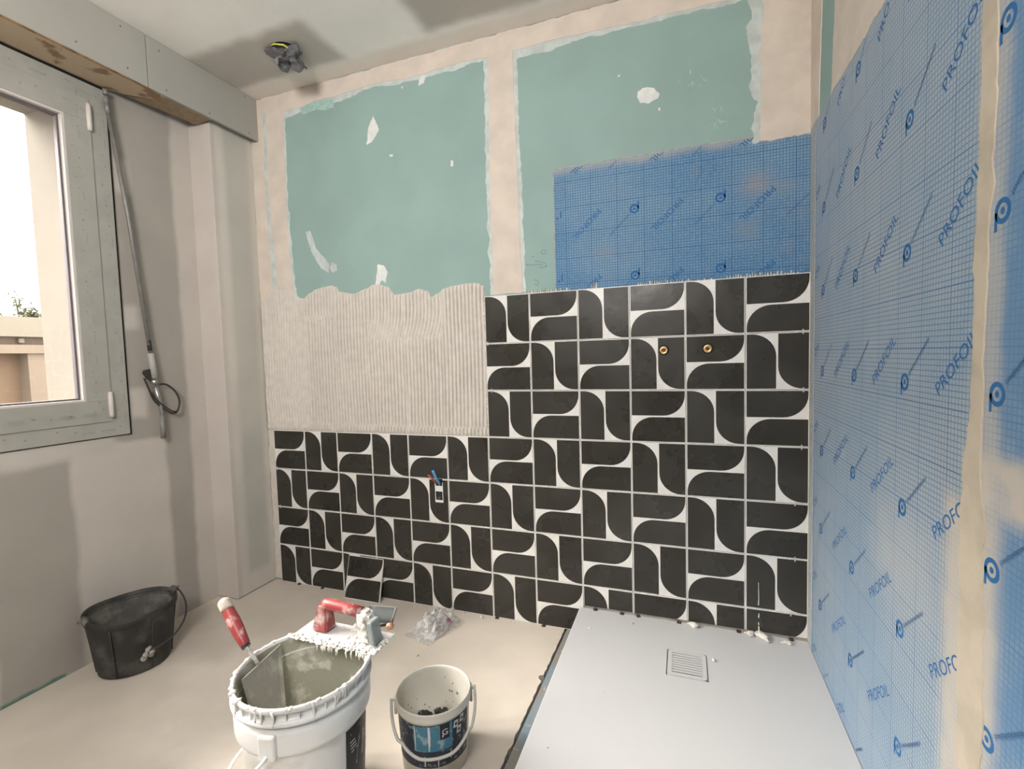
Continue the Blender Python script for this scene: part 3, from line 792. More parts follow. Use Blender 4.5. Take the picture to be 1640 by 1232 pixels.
mb = MB(); mb.box((-.014, -.0009, .024), (.019, -.0003, .056)); mb.build('cable_opening', M['dark'], eb)
mb = MB()
mb.lathe([(.0155, .0009), (.0165, .006), (.0145, .007), (.0115, .006), (.0115, .0014), (.0001, .0014)], 22, M=Matrix.Translation((.002, 0, -.022)) @ Matrix.Rotation(pi / 2, 4, 'X'))
mb.build('conduit_end', M['black_plastic'], eb)
mb = MB(); mb.tube([(.004, -.001, .030), (.003, -.010, .045), (.000, -.022, .062), (-.006, -.030, .088), (-.009, -.034, .100)], .0062, 12); mb.build('blue_wire', M['blue_wire'], eb)
mb = MB(); mb.tube([(-.010, -.001, .030), (-.013, -.010, .044), (-.018, -.020, .058), (-.027, -.026, .071), (-.037, -.030, .078)], .0042, 10); mb.build('red_wire', M['red_wire'], eb)

# spacers in the joints
sp = MB(); sp.box((-.014, -.0035, -.0009), (.014, .004, .0009)); sp.box((-.0016, -.0045, -.0085), (.0016, -.0004, .0085), 0, .0004)
sp0 = sp.build('tile_spacer', M['label_white'])
rowname = ('top joint', 'second joint from the top', 'third joint from the top', 'fourth joint from the top', 'fifth joint from the top', 'lowest joint')
spots = [(2.378, 1.2, 'white tile spacer by the blue wall, topmost of that column'), (2.380, 1.0, 'white tile spacer by the blue wall, second from the top'), (2.376, .8, 'white tile spacer by the blue wall, third from the top'),
         (2.357, .6, 'white tile spacer by the blue wall, fourth from the top'), (2.358, .4, 'white tile spacer by the blue wall, fifth from the top'), (2.346, .2, 'white tile spacer by the blue wall, lowest above the tray'),
         (1.212, 1.2, 'white tile spacer beside the combed adhesive, the upper one'), (1.224, 1.0, 'white tile spacer beside the combed adhesive, the lower one'),
         (.014, .6, 'white tile spacer at the left edge of the tiles, upper one'), (.020, .4, 'white tile spacer at the left edge of the tiles, lower one')]
for i, (x, z, lab) in enumerate(spots):
    t = sp0 if i == 0 else sp0.copy()
    if i: COL.objects.link(t)
    t.location = (x, 0, z); tag(t, lab, 'tile spacer', 'white spacers in the tile joints')
mb = MB(); mb.box((-.0017, -.010, -.006), (.0017, .002, .011), 0, .0004); mb.box((-.009, -.008, .001), (.009, -.001, .0035))
t = mb.build('tile_spacer', M['label_white']); t.location = (1.0, -.001, .0075); tag(t, 'white tile spacer standing on the floor under a tile joint', 'tile spacer', 'white spacers in the tile joints')
# dark wedges under the tiles
wd = MB(); wd.faces([(-.008, 0, 0), (.008, 0, 0), (.008, -.012, 0), (-.008, -.012, 0), (-.008, 0, .007), (.008, 0, .005), (.005, -.012, .0025), (-.005, -.012, .0025)], [[0, 1, 2, 3], [4, 5, 6, 7], [0, 1, 5, 4], [1, 2, 6, 5], [2, 3, 7, 6], [3, 0, 4, 7]])
wd0 = wd.build('levelling_wedge', mat('wedge', (.055, .033, .025), .6))
wl = [(1.650, TZ, 'first from the left on the shower tray'), (1.757, TZ, 'second from the left on the shower tray'), (1.818, TZ, 'third from the left on the shower tray'), (1.971, TZ, 'fourth on the shower tray, below the taps'),
      (2.178, TZ, 'fifth on the shower tray'), (2.346, TZ, 'nearest the blue wall on the shower tray'), (1.43, 0, 'on the floor next to the tray'), (1.217, 0, 'on the floor right of the plastic bag'), (.42, 0, 'on the floor left of the loose tile'), (.27, 0, 'on the floor near the left corner'), (.12, 0, 'on the floor nearest the left corner')]
for i, (x, z, lab) in enumerate(wl):
    t = wd0 if i == 0 else wd0.copy()
    if i: COL.objects.link(t)
    t.location = (x, -.0035 if z else -.001, z + .0003); t.rotation_euler = (0, 0, .3 * sin(i * 4))
    tag(t, 'small dark wedge under the tiles, ' + lab, 'wedge', 'dark wedges along the foot of the tiles')
# crumbs and drips of adhesive
cr = [(1.651, -.146, TZ, .006, 'at the tray corner by the left tiles'), (1.802, -.065, TZ, .006, 'on the tray, below the third tile'), (2.022, -.016, TZ, .016, 'against the tiles below the taps'), (2.215, -.014, TZ, .016, 'left of the drip in the right corner'),
      (2.254, -.022, TZ, .022, 'biggest one, under the drip in the right corner'), (2.330, -.036, TZ, .013, 'on the tray nearest the blue wall'), (2.081, -.212, TZ, .008, 'right of the drain cover'), (1.752, -.475, TZ, .003, 'lone speck on the open tray left of the drain'), (1.647, -.724, TZ, .003, 'speck near the left edge of the tray'),
      (1.15, -.02, 0, .009, 'on the floor right of the plastic bag'), (1.06, -.012, 0, .007, 'on the floor behind the plastic bag'), (1.30, -.018, 0, .007, 'on the floor at the foot of the tiles'), (.82, -.03, 0, .006, 'on the floor left of the plastic bag'), (1.02, -.34, 0, .006, 'on the floor in front of the plastic bag')]
for i, (x, y, z, r, lab) in enumerate(cr):
    mb = MB(); mb.ball((0, 0, r * .38), r, 2, .55, (1.2, .7, .42), 14, seed=i + 2)
    for k in range(3 if r > .01 else 0): mb.ball((r * cos(k * 2.2 + i), r * .8 * sin(k * 2.2 + i), r * .25), r * .5, 1, .5, (1.5, .6, .5), seed=i * 3 + k)
    t = mb.build('adhesive_crumb', M['adhesive_white'], smooth=True); t.location = (x, y, z); t.rotation_euler = (0, 0, i * 1.3)
    tag(t, 'crumb of dried adhesive ' + lab, 'crumb', 'adhesive crumbs on tray and floor')
mb = MB(); mb.tube([(0, -.0009, .30), (.001, -.0013, .24), (.0, -.0016, .215)], [.0008, .0014, .0022], 6)
mb.tube([(.0, -.0012, .150), (.001, -.0016, .140)], .0016, 6); mb.tube([(.002, -.0012, .185), (.001, -.002, .172), (.001, -.002, .168)], [.001, .003, .0015], 6)
mb.tube([(.001, -.0012, .135), (.002, -.003, .118), (.002, -.005, .108)], [.0018, .0026, .003], 6)
t = mb.build('adhesive_drip', M['adhesive_white']); t.location = (2.243, 0, 0); tag(t, 'thin run of white adhesive down the right-hand tiles', 'drip')

# loose tile leaning on the wall
lt = link('loose_tile', tile_mesh('H'))
lt.location = (.5395, -.0266, .0965); lt.rotation_euler = (-.25, 0, radians(.5))
tag(lt, 'loose dark patterned tile leaning against the bottom row of tiles', 'tile')

# ------------------------------------------------------------------ black rubber bucket
bk = thing('rubber_bucket', 'black rubber builder\'s bucket with grey cement dust by the left wall', 'bucket', (-.018, -.70, 0))
n = N('rubber'); d_ = n.ramp(n.noise(13, 6), .45, .75); n.color(n.mix(n.math('MULTIPLY', d_, .5), (.022, .021, .02), (.16, .15, .135))); n.p.inputs['Roughness'].default_value = .6
n.bump(n.noise(40, 4), .15); rub = n.m
dusty = mat('dusty_rubber', (.085, .08, .072), .8, col2=(.20, .19, .17), vscale=14, cut=(.4, .7), bump=.2)
def wob(a, r, z): return (r * (1 + .018 * sin(2 * a + .7) * (z / .23) + .010 * sin(3 * a + 1)), z + (.004 * sin(2 * a) + .003 * sin(3 * a + 2)) * (z / .23))
mb = MB(); mb.lathe([(.0001, .001), (.106, .001), (.112, .006), (.117, .05), (.126, .13), (.133, .19), (.137, .2), (.143, .206), (.1445, .216), (.1445, .227), (.141, .231), (.136, .228), (.133, .205)], 72, wob=wob)
mb.build('shell', rub, bk)
mb = MB(); mb.lathe([(.1335, .212), (.133, .19), (.1285, .172), (.121, .1), (.112, .03), (.0001, .028)], 64, wob=wob); mb.build('inside', dusty, bk)
mb = MB()
for z in (.055,): mb.lathe([(.1165, z), (.1195, z + .003), (.1185, z + .008)], 64, wob=wob)
for a in (-60, -5, 50, 120, 180, -120):
    a = radians(a); mb.tube([(.1145 * cos(a), .1145 * sin(a), .012), (.1265 * cos(a), .1265 * sin(a), .12), (.1365 * cos(a), .1365 * sin(a), .2)], .0028, 6)
mb.build('ribs', rub, bk)
for a in (75, -105):
    a = radians(a); Mx = Matrix.Translation((.139 * cos(a), .139 * sin(a), .228)) @ Matrix.Rotation(a, 4, 'Z')
    mb = MB(); mb.ball((0, 0, 0), .017, 2, .15, (.7, 1.5, 1.1), M=Mx); mb.tube([Mx @ Vector((-.014, 0, .004)), Mx @ Vector((.02, 0, .004))], .006, 8)
    mb.build('ear', dusty, bk, smooth=True)
mb = MB(); hp = []
for k in range(13):
    s_ = k / 12; a = radians(75 - 92 * s_); r = .150 + .028 * sin(pi * s_); hp.append((r * cos(a), r * sin(a), .232 - .135 * sin(pi * .5 * s_) ** 1.2))
mb.tube(hp, .0032, 8); mb.build('bail', M['black_plastic'], bk)
mb = MB()
for k in range(6): mb.ball((hp[-1][0] + .004 * cos(k * 2), hp[-1][1] + .014 * cos(k * 1.3), hp[-1][2] - .01 + .014 * sin(k * 2.1)), .010, 2, .6, (.6, 1, 1), seed=k)
mb.build('adhesive_clot', mat('old_adhesive', (.36, .34, .31), .8, var=.2, vscale=50), bk, smooth=True)

# ------------------------------------------------------------------ large white bucket
BX, BY = 1.08, -.965
bb = thing('adhesive_bucket', 'large white plastic bucket half full of tile adhesive, dripping rim', 'bucket', (BX, BY, 0))
n = N('bucket_plastic'); g_ = n.ramp(n.noise(9, 6), .5, .72)
n.color(n.mix(n.math('MULTIPLY', g_, .6), (.70, .70, .69), (.42, .40, .37))); n.p.inputs['Roughness'].default_value = .35; bpl = n.m
mb = MB(); mb.lathe([(.0001, .0), (.128, .0), (.132, .004), (.1445, .255), (.1455, .262), (.153, .264), (.1565, .267), (.1585, .275), (.1590, .314), (.1575, .322), (.1500, .327), (.1500, .335), (.1610, .337), (.1640, .340), (.1640, .347), (.1600, .3495), (.1535, .352), (.1535, .363), (.1590, .366), (.1620, .369), (.1625, .376), (.1600, .380), (.1555, .3795), (.1530, .374), (.1525, .34)], 96)
mb.build('shell', bpl, bb)
ins = mat('smeared_inside', (.35, .345, .275), .6, col2=(.60, .585, .51), vscale=15, cut=(.5, .62), bump=.3, bscale=30)
mb = MB(); mb.lathe([(.1528, .372), (.1500, .33), (.1415, .25), (.134, .10), (.131, .03), (.0001, .02)], 72); mb.build('inside', ins, bb)
mb = MB(); bmv = []
K = 40
for i in range(K + 1):
    for j in range(48):
        r = .130 * i / K; a = 2 * pi * j / 48; x, y = r * cos(a), r * sin(a)
        z = .06 + .035 * mnoise.noise(Vector((x * 14, y * 14, 1))) + .014 * mnoise.noise(Vector((x * 40, y * 40, 3))) - .03 * (x / .14) + (.02 * (r / .14) ** 3)
        bmv.append(mb.bm.verts.new((x, y, z)))
for i in range(K):
    for j in range(48):
        q = (bmv[i * 48 + j], bmv[i * 48 + (j + 1) % 48], bmv[(i + 1) * 48 + (j + 1) % 48], bmv[(i + 1) * 48 + j])
        mb.bm.faces.new(q).smooth = True
mb.build('adhesive_fill', mat('wet_adhesive', (.41, .40, .325), .5, col2=(.57, .555, .48), vscale=12, cut=(.52, .62), bump=.2), bb)['label'] = 'grey wet adhesive inside the bucket'
mb = MB(); rnd = random.Random(8)
for k in range(64):                                   # crust of adhesive on the rim
    a = rnd.uniform(0, 2 * pi); r = .1585
    mb.ball((r * cos(a), r * sin(a), .378), rnd.uniform(.003, .008), 2, .5, (1, 1.2, .7), seed=k)
for k in range(13):
    a = radians(rnd.uniform(-150, 30)); z1_ = rnd.uniform(.335, .37)
    mb.tube([(.1632 * cos(a), .1632 * sin(a), .376), (.1632 * cos(a + .01), .1632 * sin(a + .01), (z1_ + .376) / 2), (.1628 * cos(a), .1628 * sin(a), z1_)], [.002, .0015, .0022], 5)
mb.build('rim_crust', M['adhesive_white'], bb, smooth=True)['kind'] = 'stuff'
ribs = MB()
for k in range(36):
    a = 2 * pi * k / 36; ribs.box((.1530, -.0007, .350), (.1605, .0007, .367), M=Matrix.Rotation(a, 4, 'Z'))
ribs.build('rim_ribs', bpl, bb)['kind'] = 'stuff'
# handle lug and white bail on the left front
LA = radians(-76)
mb = MB(); mb.box((.150, -.021, .262), (.1665, .021, .322), 0, .006, M=Matrix.Rotation(LA, 4, 'Z')); mb.build('lug', bpl, bb)
hp = []
for k in range(17):
    s_ = k / 16; a = LA + pi * s_ * -1; r = .172 + .012 * sin(pi * s_); hp.append((r * cos(a), r * sin(a), .272 - .135 * sin(pi * s_) ** .8))
mb = MB(); mb.tube([(.160 * cos(LA), .160 * sin(LA), .276)] + hp, .0042, 10); mb.build('bail', M['white_plastic'], bb)
# wrap-round label
def rad_big(z): return .132 + (.1445 - .132) * (z - .004) / .251
def arc(mb, rf, a0, a1, z0, z1, off, mi=0, n_=16):
    vs = []; fs = []
    for i in range(n_ + 1):
        a = radians(a0 + (a1 - a0) * i / n_)
        for z in (z0, z1):
            r = rf(z) + off; vs.append((r * cos(a), r * sin(a), z))
    for i in range(n_): fs.append([2 * i, 2 * i + 2, 2 * i + 3, 2 * i + 1])
    mb.faces(vs, fs, mi)
def wrap(mb, rf, pts, fs, off):
    """pts in (degrees, z)"""
    mb.faces([((rf(z) + off) * cos(radians(a)), (rf(z) + off) * sin(radians(a)), z) for a, z in pts], fs)
mb = MB(); arc(mb, rad_big, -10, 60, .03, .252, .0006); lb1 = mb.build('label', M['black_label'], bb)
mb = MB()
wrap(mb, rad_big, [(-4, .232), (12, .232), (12, .234), (-4, .234)], [[0, 1, 2, 3]], .001)
for k in range(4): wrap(mb, rad_big, [(-5 + k * .6, .212 - k * .009), (2 + k * 1.5, .212 - k * .009), (2 + k * 1.5, .215 - k * .009), (-5 + k * .6, .215 - k * .009)], [[0, 1, 2, 3]], .001)
for (ac, zc) in ((12, .175), (28, .215), (30, .145)):
    wrap(mb, rad_big, [(ac - 8, zc - .032), (ac + 5, zc - .028), (ac + 8, zc + .032), (ac - 3, zc + .030)], [[0, 1, 2, 3]], .001)
mb.build('label_print', M['label_white'], lb1)['kind'] = 'stuff'
mb = MB()
for (ac, zc) in ((12, .175), (28, .215), (30, .145)):
    K = 14
    o1 = [(ac + 4.6 * cos(2 * pi * k / K), zc + .017 * sin(2 * pi * k / K)) for k in range(K)]; i1 = [(ac + 2.6 * cos(2 * pi * k / K), zc + .009 * sin(2 * pi * k / K)) for k in range(K)]
    wrap(mb, rad_big, o1 + i1, [[k, (k + 1) % K, K + (k + 1) % K, K + k] for k in range(K)], .0014)
mb.build('label_pictogram', M['black_label'], lb1)['kind'] = 'stuff'
mb = MB(); wrap(mb, rad_big, [(8, .207), (20, .209), (20, .213), (8, .211)], [[0, 1, 2, 3]], .0012); wrap(mb, rad_big, [(22, .176), (36, .180), (36, .185), (22, .181)], [[0, 1, 2, 3]], .0012)
mb.build('label_stripe', M['label_red'], lb1)['kind'] = 'stuff'

# ------------------------------------------------------------------ notched trowel lying across the rim
nt_ = thing('notched_trowel', 'notched trowel with red handle lying across the white bucket, caked with adhesive', 'trowel', (1.09, -.838, .381))
mb = MB()
L0, L1, B0, B1 = -.132, .146, -.050, .050
pts = [(L0, B1), (L0, B0)]
x = L0; tooth = .0115
pts = [(L0, B1 - .002)]
k = 0
x = L0
while x < L1 - tooth * .4:
    pts += [(x, B0 + .008), (x, B0), (x + tooth * .55, B0), (x + tooth * .55, B0 + .008)]; x += tooth
pts.append((L1, B0 + .008))
y = B0 + .010
while y < B1 - .012:
    pts += [(L1 - .007, y), (L1, y), (L1, y + .006), (L1 - .007, y + .006)]; y += tooth
pts.append((L1, B1))
mb.faces([(a, b_, 0) for a, b_ in pts] + [(a, b_, .0012) for a, b_ in pts], [list(range(len(pts)))[::-1], list(range(len(pts), 2 * len(pts)))] + [[i, (i + 1) % len(pts), len(pts) + (i + 1) % len(pts), len(pts) + i] for i in range(len(pts))])
mb.build('blade', M['plate'], nt_, tri=True)
mb = MB(); rnd = random.Random(21)
for k in range(150):
    x = rnd.uniform(L0, L1); yy = B0 + abs(rnd.gauss(0, .010)) - .003
    if rnd.random() < .25: x = L1 - abs(rnd.gauss(0, .008)); yy = rnd.uniform(B0, B1)
    mb.ball((x, yy, .002), rnd.uniform(.0022, .0050), 1, .8, (1.3, 1, .6), seed=k)
for k in range(22):
    x = rnd.uniform(L0 + .08, L1 - .02); mb.tube([(x, B0 + .002, .001), (x + rnd.uniform(-.002, .002), B0 - .002, -.007), (x, B0 - .002, -rnd.uniform(.010, .022))], [.003, .0025, .0008], 6)
for k in range(30): mb.ball((rnd.uniform(.02, .12), rnd.uniform(-.035, .0), .002), rnd.uniform(.004, .009), 1, .6, (1.4, 1, .35), seed=k)
mb.build('adhesive_clumps', M['adhesive_white'], nt_, smooth=True)['kind'] = 'stuff'
mb = MB()   # grip
mb.tube([(-.062, .012, .075), (-.055, .012, .0765), (-.03, .012, .076), (.02, .012, .0735), (.068, .012, .070)], [.0135, .0155, .0158, .0158, .0150], 16)
mb.build('grip', M['red'], nt_, smooth=False)
mb = MB(); mb.faces([(-.095, -.012, .002), (-.040, -.012, .002), (-.040, .034, .002), (-.095, .034, .002), (-.076, -.003, .080), (-.042, -.003, .076), (-.042, .027, .076), (-.076, .027, .080)], [[3, 2, 1, 0], [4, 5, 6, 7], [0, 1, 5, 4], [1, 2, 6, 5], [2, 3, 7, 6], [3, 0, 4, 7]])
bmesh.ops.bevel(mb.bm, geom=mb.bm.edges[:], offset=.006, segments=3, affect='EDGES'); mb.build('handle_post', M['red_dirty'], nt_)
mb = MB(); mb.faces([(.070, -.022, .002), (.118, -.024, .002), (.118, .030, .002), (.070, .030, .002), (.052, -.006, .082), (.094, -.006, .078), (.094, .030, .078), (.052, .030, .082)], [[3, 2, 1, 0], [4, 5, 6, 7], [0, 1, 5, 4], [1, 2, 6, 5], [2, 3, 7, 6], [3, 0, 4, 7]])
bmesh.ops.bevel(mb.bm, geom=mb.bm.edges[:], offset=.008, segments=3, affect='EDGES')
for k in range(20): mb.ball((rnd.uniform(.06, .10), -.018 + rnd.uniform(-.003, .01), rnd.uniform(.008, .075)), rnd.uniform(.004, .009), 1, .6, (1, .6, 1), seed=k)
mb.build('handle_post', M['caked'], nt_)['label'] = 'handle post caked with pale adhesive'
mb = MB(); mb.box((.112, -.022, .002), (.128, .016, .066), 0, .004, M=Matrix.Translation((0, 0, 0)) @ Matrix.Shear('XY', 4, (-.14, 0))); mb.build('end_cap', M['zinc'], nt_)

# small scraper resting behind the trowel's handle
sc_ = thing('scraper', 'small grey scraper blade with copper knob behind the red trowel handle', 'scraper', (1.195, -.782, .397))
mb = MB(); plate(mb, [(-.045, .052), (.048, .062), (.030, .024), (.018, .006), (-.012, .0), (-.040, .0)], lambda u, v, t: (u, .01 + t - v * .25, v), -.0012, .0012); mb.build('blade', M['zinc'], sc_, tri=True)
mb = MB(); mb.tube([(.046, -.006, .061), (.034, -.002, .034), (.024, .002, .012)], .0032, 8); mb.build('edge_rail', M['grey_metal'], sc_)
mb = MB(); mb.ball((.022, -.006, .004), .0115, 3, .06, (1, .9, .9)); mb.build('knob', M['copper'], sc_, smooth=True)
mb = MB(); mb.tube([(.018, 0, .008), (-.01, .004, -.002), (-.03, .004, -.008)], .006, 8); mb.build('socket', M['black_plastic'], sc_)

# bucket trowel standing in the white bucket
tw = thing('bucket_trowel', 'red-handled trowel standing in the white bucket, handle over the left rim', 'trowel', (.928, -.985, .40))
def loc(q): return (q[0] - .928, q[1] + .985, q[2] - .40)
hb, ht = Vector(loc((.9225, -.995, .4135))), Vector(loc((.823, -.972, .506)))
mb = MB(); pr_ = [(0, .0095), (.05, .0125), (.18, .0140), (.35, .0160), (.55, .0170), (.72, .0155), (.85, .0150), (.95, .0148), (1.0, .009)]
mb.tube([hb + (ht - hb) * t for t, r in pr_], [r for t, r in pr_], 18); mb.build('grip', M['red'], tw)
mb = MB(); mb.tube([hb + (ht - hb) * t for t in (.80, .86, .93, .98, 1.02, 1.05)], [.0158, .0162, .0160, .0158, .013, .006], 18); mb.build('grip_end', mat('worn_end', (.50, .43, .37), .8, var=.2, vscale=60), tw)
mb = MB(); mb.tube([hb + (ht - hb) * t for t in (-.02, .06)], .0112, 14); mb.build('ferrule', M['black_plastic'], tw)
mb = MB(); mb.tube([hb + (ht - hb) * .02, Vector(loc((.934, -.996, .402))), Vector(loc((.945, -.992, .386))), Vector(loc((.951, -.985, .360)))], .0048, 10); mb.build('tang', M['caked'], tw)
mb = MB(); q4 = [loc(q) for q in ((.963, -1.046, .366), (.946, -.910, .372), (1.012, -.962, .185), (1.000, -1.040, .19))]
nn = (Vector(q4[1]) - Vector(q4[0])).cross(Vector(q4[3]) - Vector(q4[0])).normalized() * .0012
mb.faces([tuple(Vector(q) + nn) for q in q4] + [tuple(Vector(q) - nn) for q in q4], [[0, 1, 2, 3], [7, 6, 5, 4]] + [[i, (i + 1) % 4, 4 + (i + 1) % 4, 4 + i] for i in range(4)]); mb.build('blade', M['blade'], tw)

# ------------------------------------------------------------------ small pail
PX, PY = 1.312, -.728
pl_ = thing('paint_pail', 'small off-white pail with worn blue label, on the floor beside the tray', 'pail', (PX, PY, 0))
cream = mat('pail_plastic', (.60, .575, .51), .4, col2=(.46, .42, .34), vscale=9, cut=(.5, .7))
def rad_p(z): return .0925 + .010 * z / .2
mb = MB(); mb.lathe([(.0001, 0), (.090, 0), (.0925, .003), (rad_p(.170), .170), (.1040, .172), (.1055, .178), (.1045, .184), (.1050, .195), (.1060, .199), (.1040, .201), (.1020, .199), (.1010, .19), (.0995, .15), (.091, .006), (.0001, .005)], 80); mb.build('shell', cream, pl_)
mb = MB(); rnd = random.Random(4)
for k in range(40):
    a = rnd.uniform(0, 6.28); r = .08 * sqrt(rnd.random()); mb.ball((r * cos(a), r * sin(a), .008), rnd.uniform(.006, .016), 1, .6, (1, 1, .5), seed=k)
for k in range(26):
    a = radians(rnd.uniform(95, 150)); t = rnd.random(); r = .05 + .036 * t; mb.ball((r * cos(a), r * sin(a), .014 + .064 * t), rnd.uniform(.006, .013), 1, .6, (1, 1, .6), seed=k + 50)
mb.build('dried_crumbs', mat('dried_crumbs', (.03, .028, .026), .8, col2=(.35, .34, .32), vscale=60, cut=(.6, .66)), pl_)['kind'] = 'stuff'
mb = MB(); rnd = random.Random(14)
for k in range(26):
    a = radians(rnd.uniform(70, 210)); z = rnd.uniform(.03, .17); r = rad_p(z) - .0042
    mb.ball((r * cos(a), r * sin(a), z), rnd.uniform(.001, .0028), 1, .4, (1, 1, 1.3), seed=k)
mb.build('splashes', mat('splash', (.16, .14, .10), .8), pl_)['kind'] = 'stuff'
CA = -59
mb = MB(); arc(mb, rad_p, CA - 86, CA + 64, .045, .168, .0005, n_=30); lb2 = mb.build('label', M['scuffed_label'], pl_)
mb = MB(); arc(mb, rad_p, CA - 35, CA + 27, .093, .166, .0009, n_=14); mb.build('label_panel', M['teal_label'], lb2)
mb = MB()
G = text_mesh('G'); wrap(mb, rad_p, [(CA + 10 + x * 9, .136 + y * .017) for x, y in G[0]], G[1], .0022)
wrap(mb, rad_p, [(CA + 10, .137), (CA + 13, .136), (CA + 10.5, .129)], [[0, 1, 2]], .0022)
for (da, z) in ((33, .152), (45, .157), (39, .131)):
    wrap(mb, rad_p, [(CA + da - 5, z - .009), (CA + da + 3, z - .011), (CA + da + 5, z + .009), (CA + da - 3, z + .011)], [[0, 1, 2, 3]], .0022)
rnd = random.Random(31)
for (a, w, z0, z1) in ((-11, 2.2, .095, .166), (-9, 1.2, .11, .166), (-33, 1.6, .10, .166), (-18, 1.5, .05, .08), (3, 1.2, .047, .075), (24, 1.6, .06, .088)):
    wrap(mb, rad_p, [(CA + a, z0), (CA + a + w * .7, z0), (CA + a + w, (z0 + z1) / 2), (CA + a + w * .6, z1), (CA + a - w * .2, z1), (CA + a - .5, (z0 + z1) / 2)], [[0, 1, 2, 3, 4, 5]], .0014)
for k in range(5): wrap(mb, rad_p, [(CA - 20, .076 - k * .006), (CA - 20 + rnd.uniform(14, 40), .077 - k * .006), (CA + 10, .0785 - k * .006), (CA - 20, .078 - k * .006)], [[0, 1, 2, 3]], .0012)
mb.build('label_print', M['label_white'], lb2)['kind'] = 'stuff'
mb = MB(); arc(mb, rad_p, CA + 7, CA + 22, .124, .166, .0014, n_=5)
for (da, z) in ((33, .152), (45, .157), (39, .131)):
    K = 10; wrap(mb, rad_p, [(CA + da + 2.2 * cos(2 * pi * k / K), z + .0045 * sin(2 * pi * k / K)) for k in range(K)], [list(range(K))], .0026)
mb.build('label_pictogram', M['black_label'], lb2)['kind'] = 'stuff'
hp = []
for k in range(33):
    s_ = k / 32; a = radians(CA - 90 + 180 * s_)
    drop = .098 * min(1, (sin(pi * s_) / .93)) ** .75
    r = .1175 + .004 * sin(pi * s_) - (.006 if .2 < s_ < .8 else 0); hp.append((r * cos(a), r * sin(a), .186 - drop))
mb = MB(); mb.tube(hp, .0042, 10); mb.build('bail', mat('bail_plastic', (.52, .50, .46), .45), pl_)
for sgn in (-90, 90):
    mb = MB(); mb.box((.1015, -.012, .150), (.110, .012, .196), 0, .003, M=Matrix.Rotation(radians(CA + sgn), 4, 'Z'))
    mb.tube([Matrix.Rotation(radians(CA + sgn), 4, 'Z') @ Vector((.106, 0, .186)), Matrix.Rotation(radians(CA + sgn), 4, 'Z') @ Vector((.121, 0, .186))], .005, 10)
    mb.build('ear', cream, pl_)

# ------------------------------------------------------------------ clear bag of tile spacers
bg = thing('plastic_bag', 'crumpled clear plastic bag of white tile spacers on the floor', 'bag', (.985, -.165, 0))
nb = N('clear_film'); nb.p.inputs['Base Color'].default_value = (.62, .62, .61, 1); nb.p.inputs['Roughness'].default_value = .12
tr = nb.t.nodes.new('ShaderNodeBsdfTransparent'); mx = nb.t.nodes.new('ShaderNodeMixShader')
nb.set(mx.inputs[0], nb.ramp(nb.noise(40, 3), .4, .65, .3, .8)); nb.link(tr.outputs[0], mx.inputs[1]); nb.link(nb.p.outputs[0], mx.inputs[2]); nb.link(mx.outputs[0], nb.out.inputs[0])
nb.bump(nb.noise(45, 4), .6, .01)
mb = MB(); K = 26; vv = []
hx, hy = .070, .098
for i in range(K + 1):
    for j in range(K + 1):
        u, v = i / K * 2 - 1, j / K * 2 - 1
        x = hx * u * (1 + .10 * mnoise.noise(Vector((v * 2, 3, 0)))); y = hy * v * (1 + .08 * mnoise.noise(Vector((u * 2, 9, 0))))
        fat = max(0, 1 - u * u) ** .45 * max(0, 1 - (v * .9 - .15) ** 2) ** .6 * (1 if v > -.25 else max(.06, 1 + (v + .25) * 2.0))
        z = .003 + .052 * fat * (1 + .5 * mnoise.noise(Vector((u * 4, v * 4, 1)))) + .006 * abs(mnoise.noise(Vector((u * 9, v * 9, 4))))
        vv.append(mb.bm.verts.new((x, y, max(.0015, z))))
for i in range(K):
    for j in range(K): mb.bm.faces.new((vv[i * (K + 1) + j], vv[(i + 1) * (K + 1) + j], vv[(i + 1) * (K + 1) + j + 1], vv[i * (K + 1) + j + 1]))
mb.build('bag_film', nb.m, bg); bg.rotation_euler = (0, 0, radians(-14))
mb = MB(); rnd = random.Random(6)
for k in range(120):
    x, y = rnd.gauss(0, .030), rnd.gauss(.010, .034)
    if abs(x) > .072 or y > .095 or y < -.075: continue
    Mx = Matrix.Translation((x, y, rnd.uniform(.004, .036) * (1 - (x / .085) ** 2))) @ Euler((rnd.uniform(-.8, .8), rnd.uniform(-.8, .8), rnd.uniform(0, 3))).to_matrix().to_4x4()
    mb.box((-.009, -.0013, -.0012), (.009, .0013, .0012), M=Mx); mb.box((-.0013, -.009, -.0012), (.0013, .009, .0012), M=Mx)
mb.build('spacers', M['label_white'], bg)['kind'] = 'stuff'
mb = MB(); mb.box((.035, .028, .048), (.056, .050, .0488), 0, 0, M=Matrix.Rotation(.2, 4, 'Y')); mb.build('bag_sticker', M['label_red'], bg)

# ------------------------------------------------------------------ ceiling outlet with wrapped cable ends
co = thing('cable_bundle', 'grey wrapped bundle of cable ends hanging from the ceiling', 'cable bundle', (.430, -.228, ZC))
mb = MB(); mb.ball((0, 0, -.030), .050, 4, .95, (1.1, .95, .85), 11, seed=3)
for v in mb.bm.verts: v.co.z = min(v.co.z, -.0005)
mb.build('wrap', M['grey_wrap'], co)
mb = MB(); mb.lathe([(.0001, -.0006), (.055, -.0006), (.055, -.002), (.0001, -.002)], 28); mb.build('outlet_hole', M['dark'], co)
mb = MB(); mb.tube([(-.03, -.05, -.004), (-.005, -.058, -.008), (.03, -.045, -.012), (.045, -.02, -.022), (.046, .0, -.03)], .0035, 8); mb.build('earth_wire', M['yellow_wire'], co)
mb = MB(); mb.tube([(.035, .015, -.04), (.05, .03, -.052), (.06, .05, -.062)], .0028, 7); mb.build('cut_wire', M['black_plastic'], co)
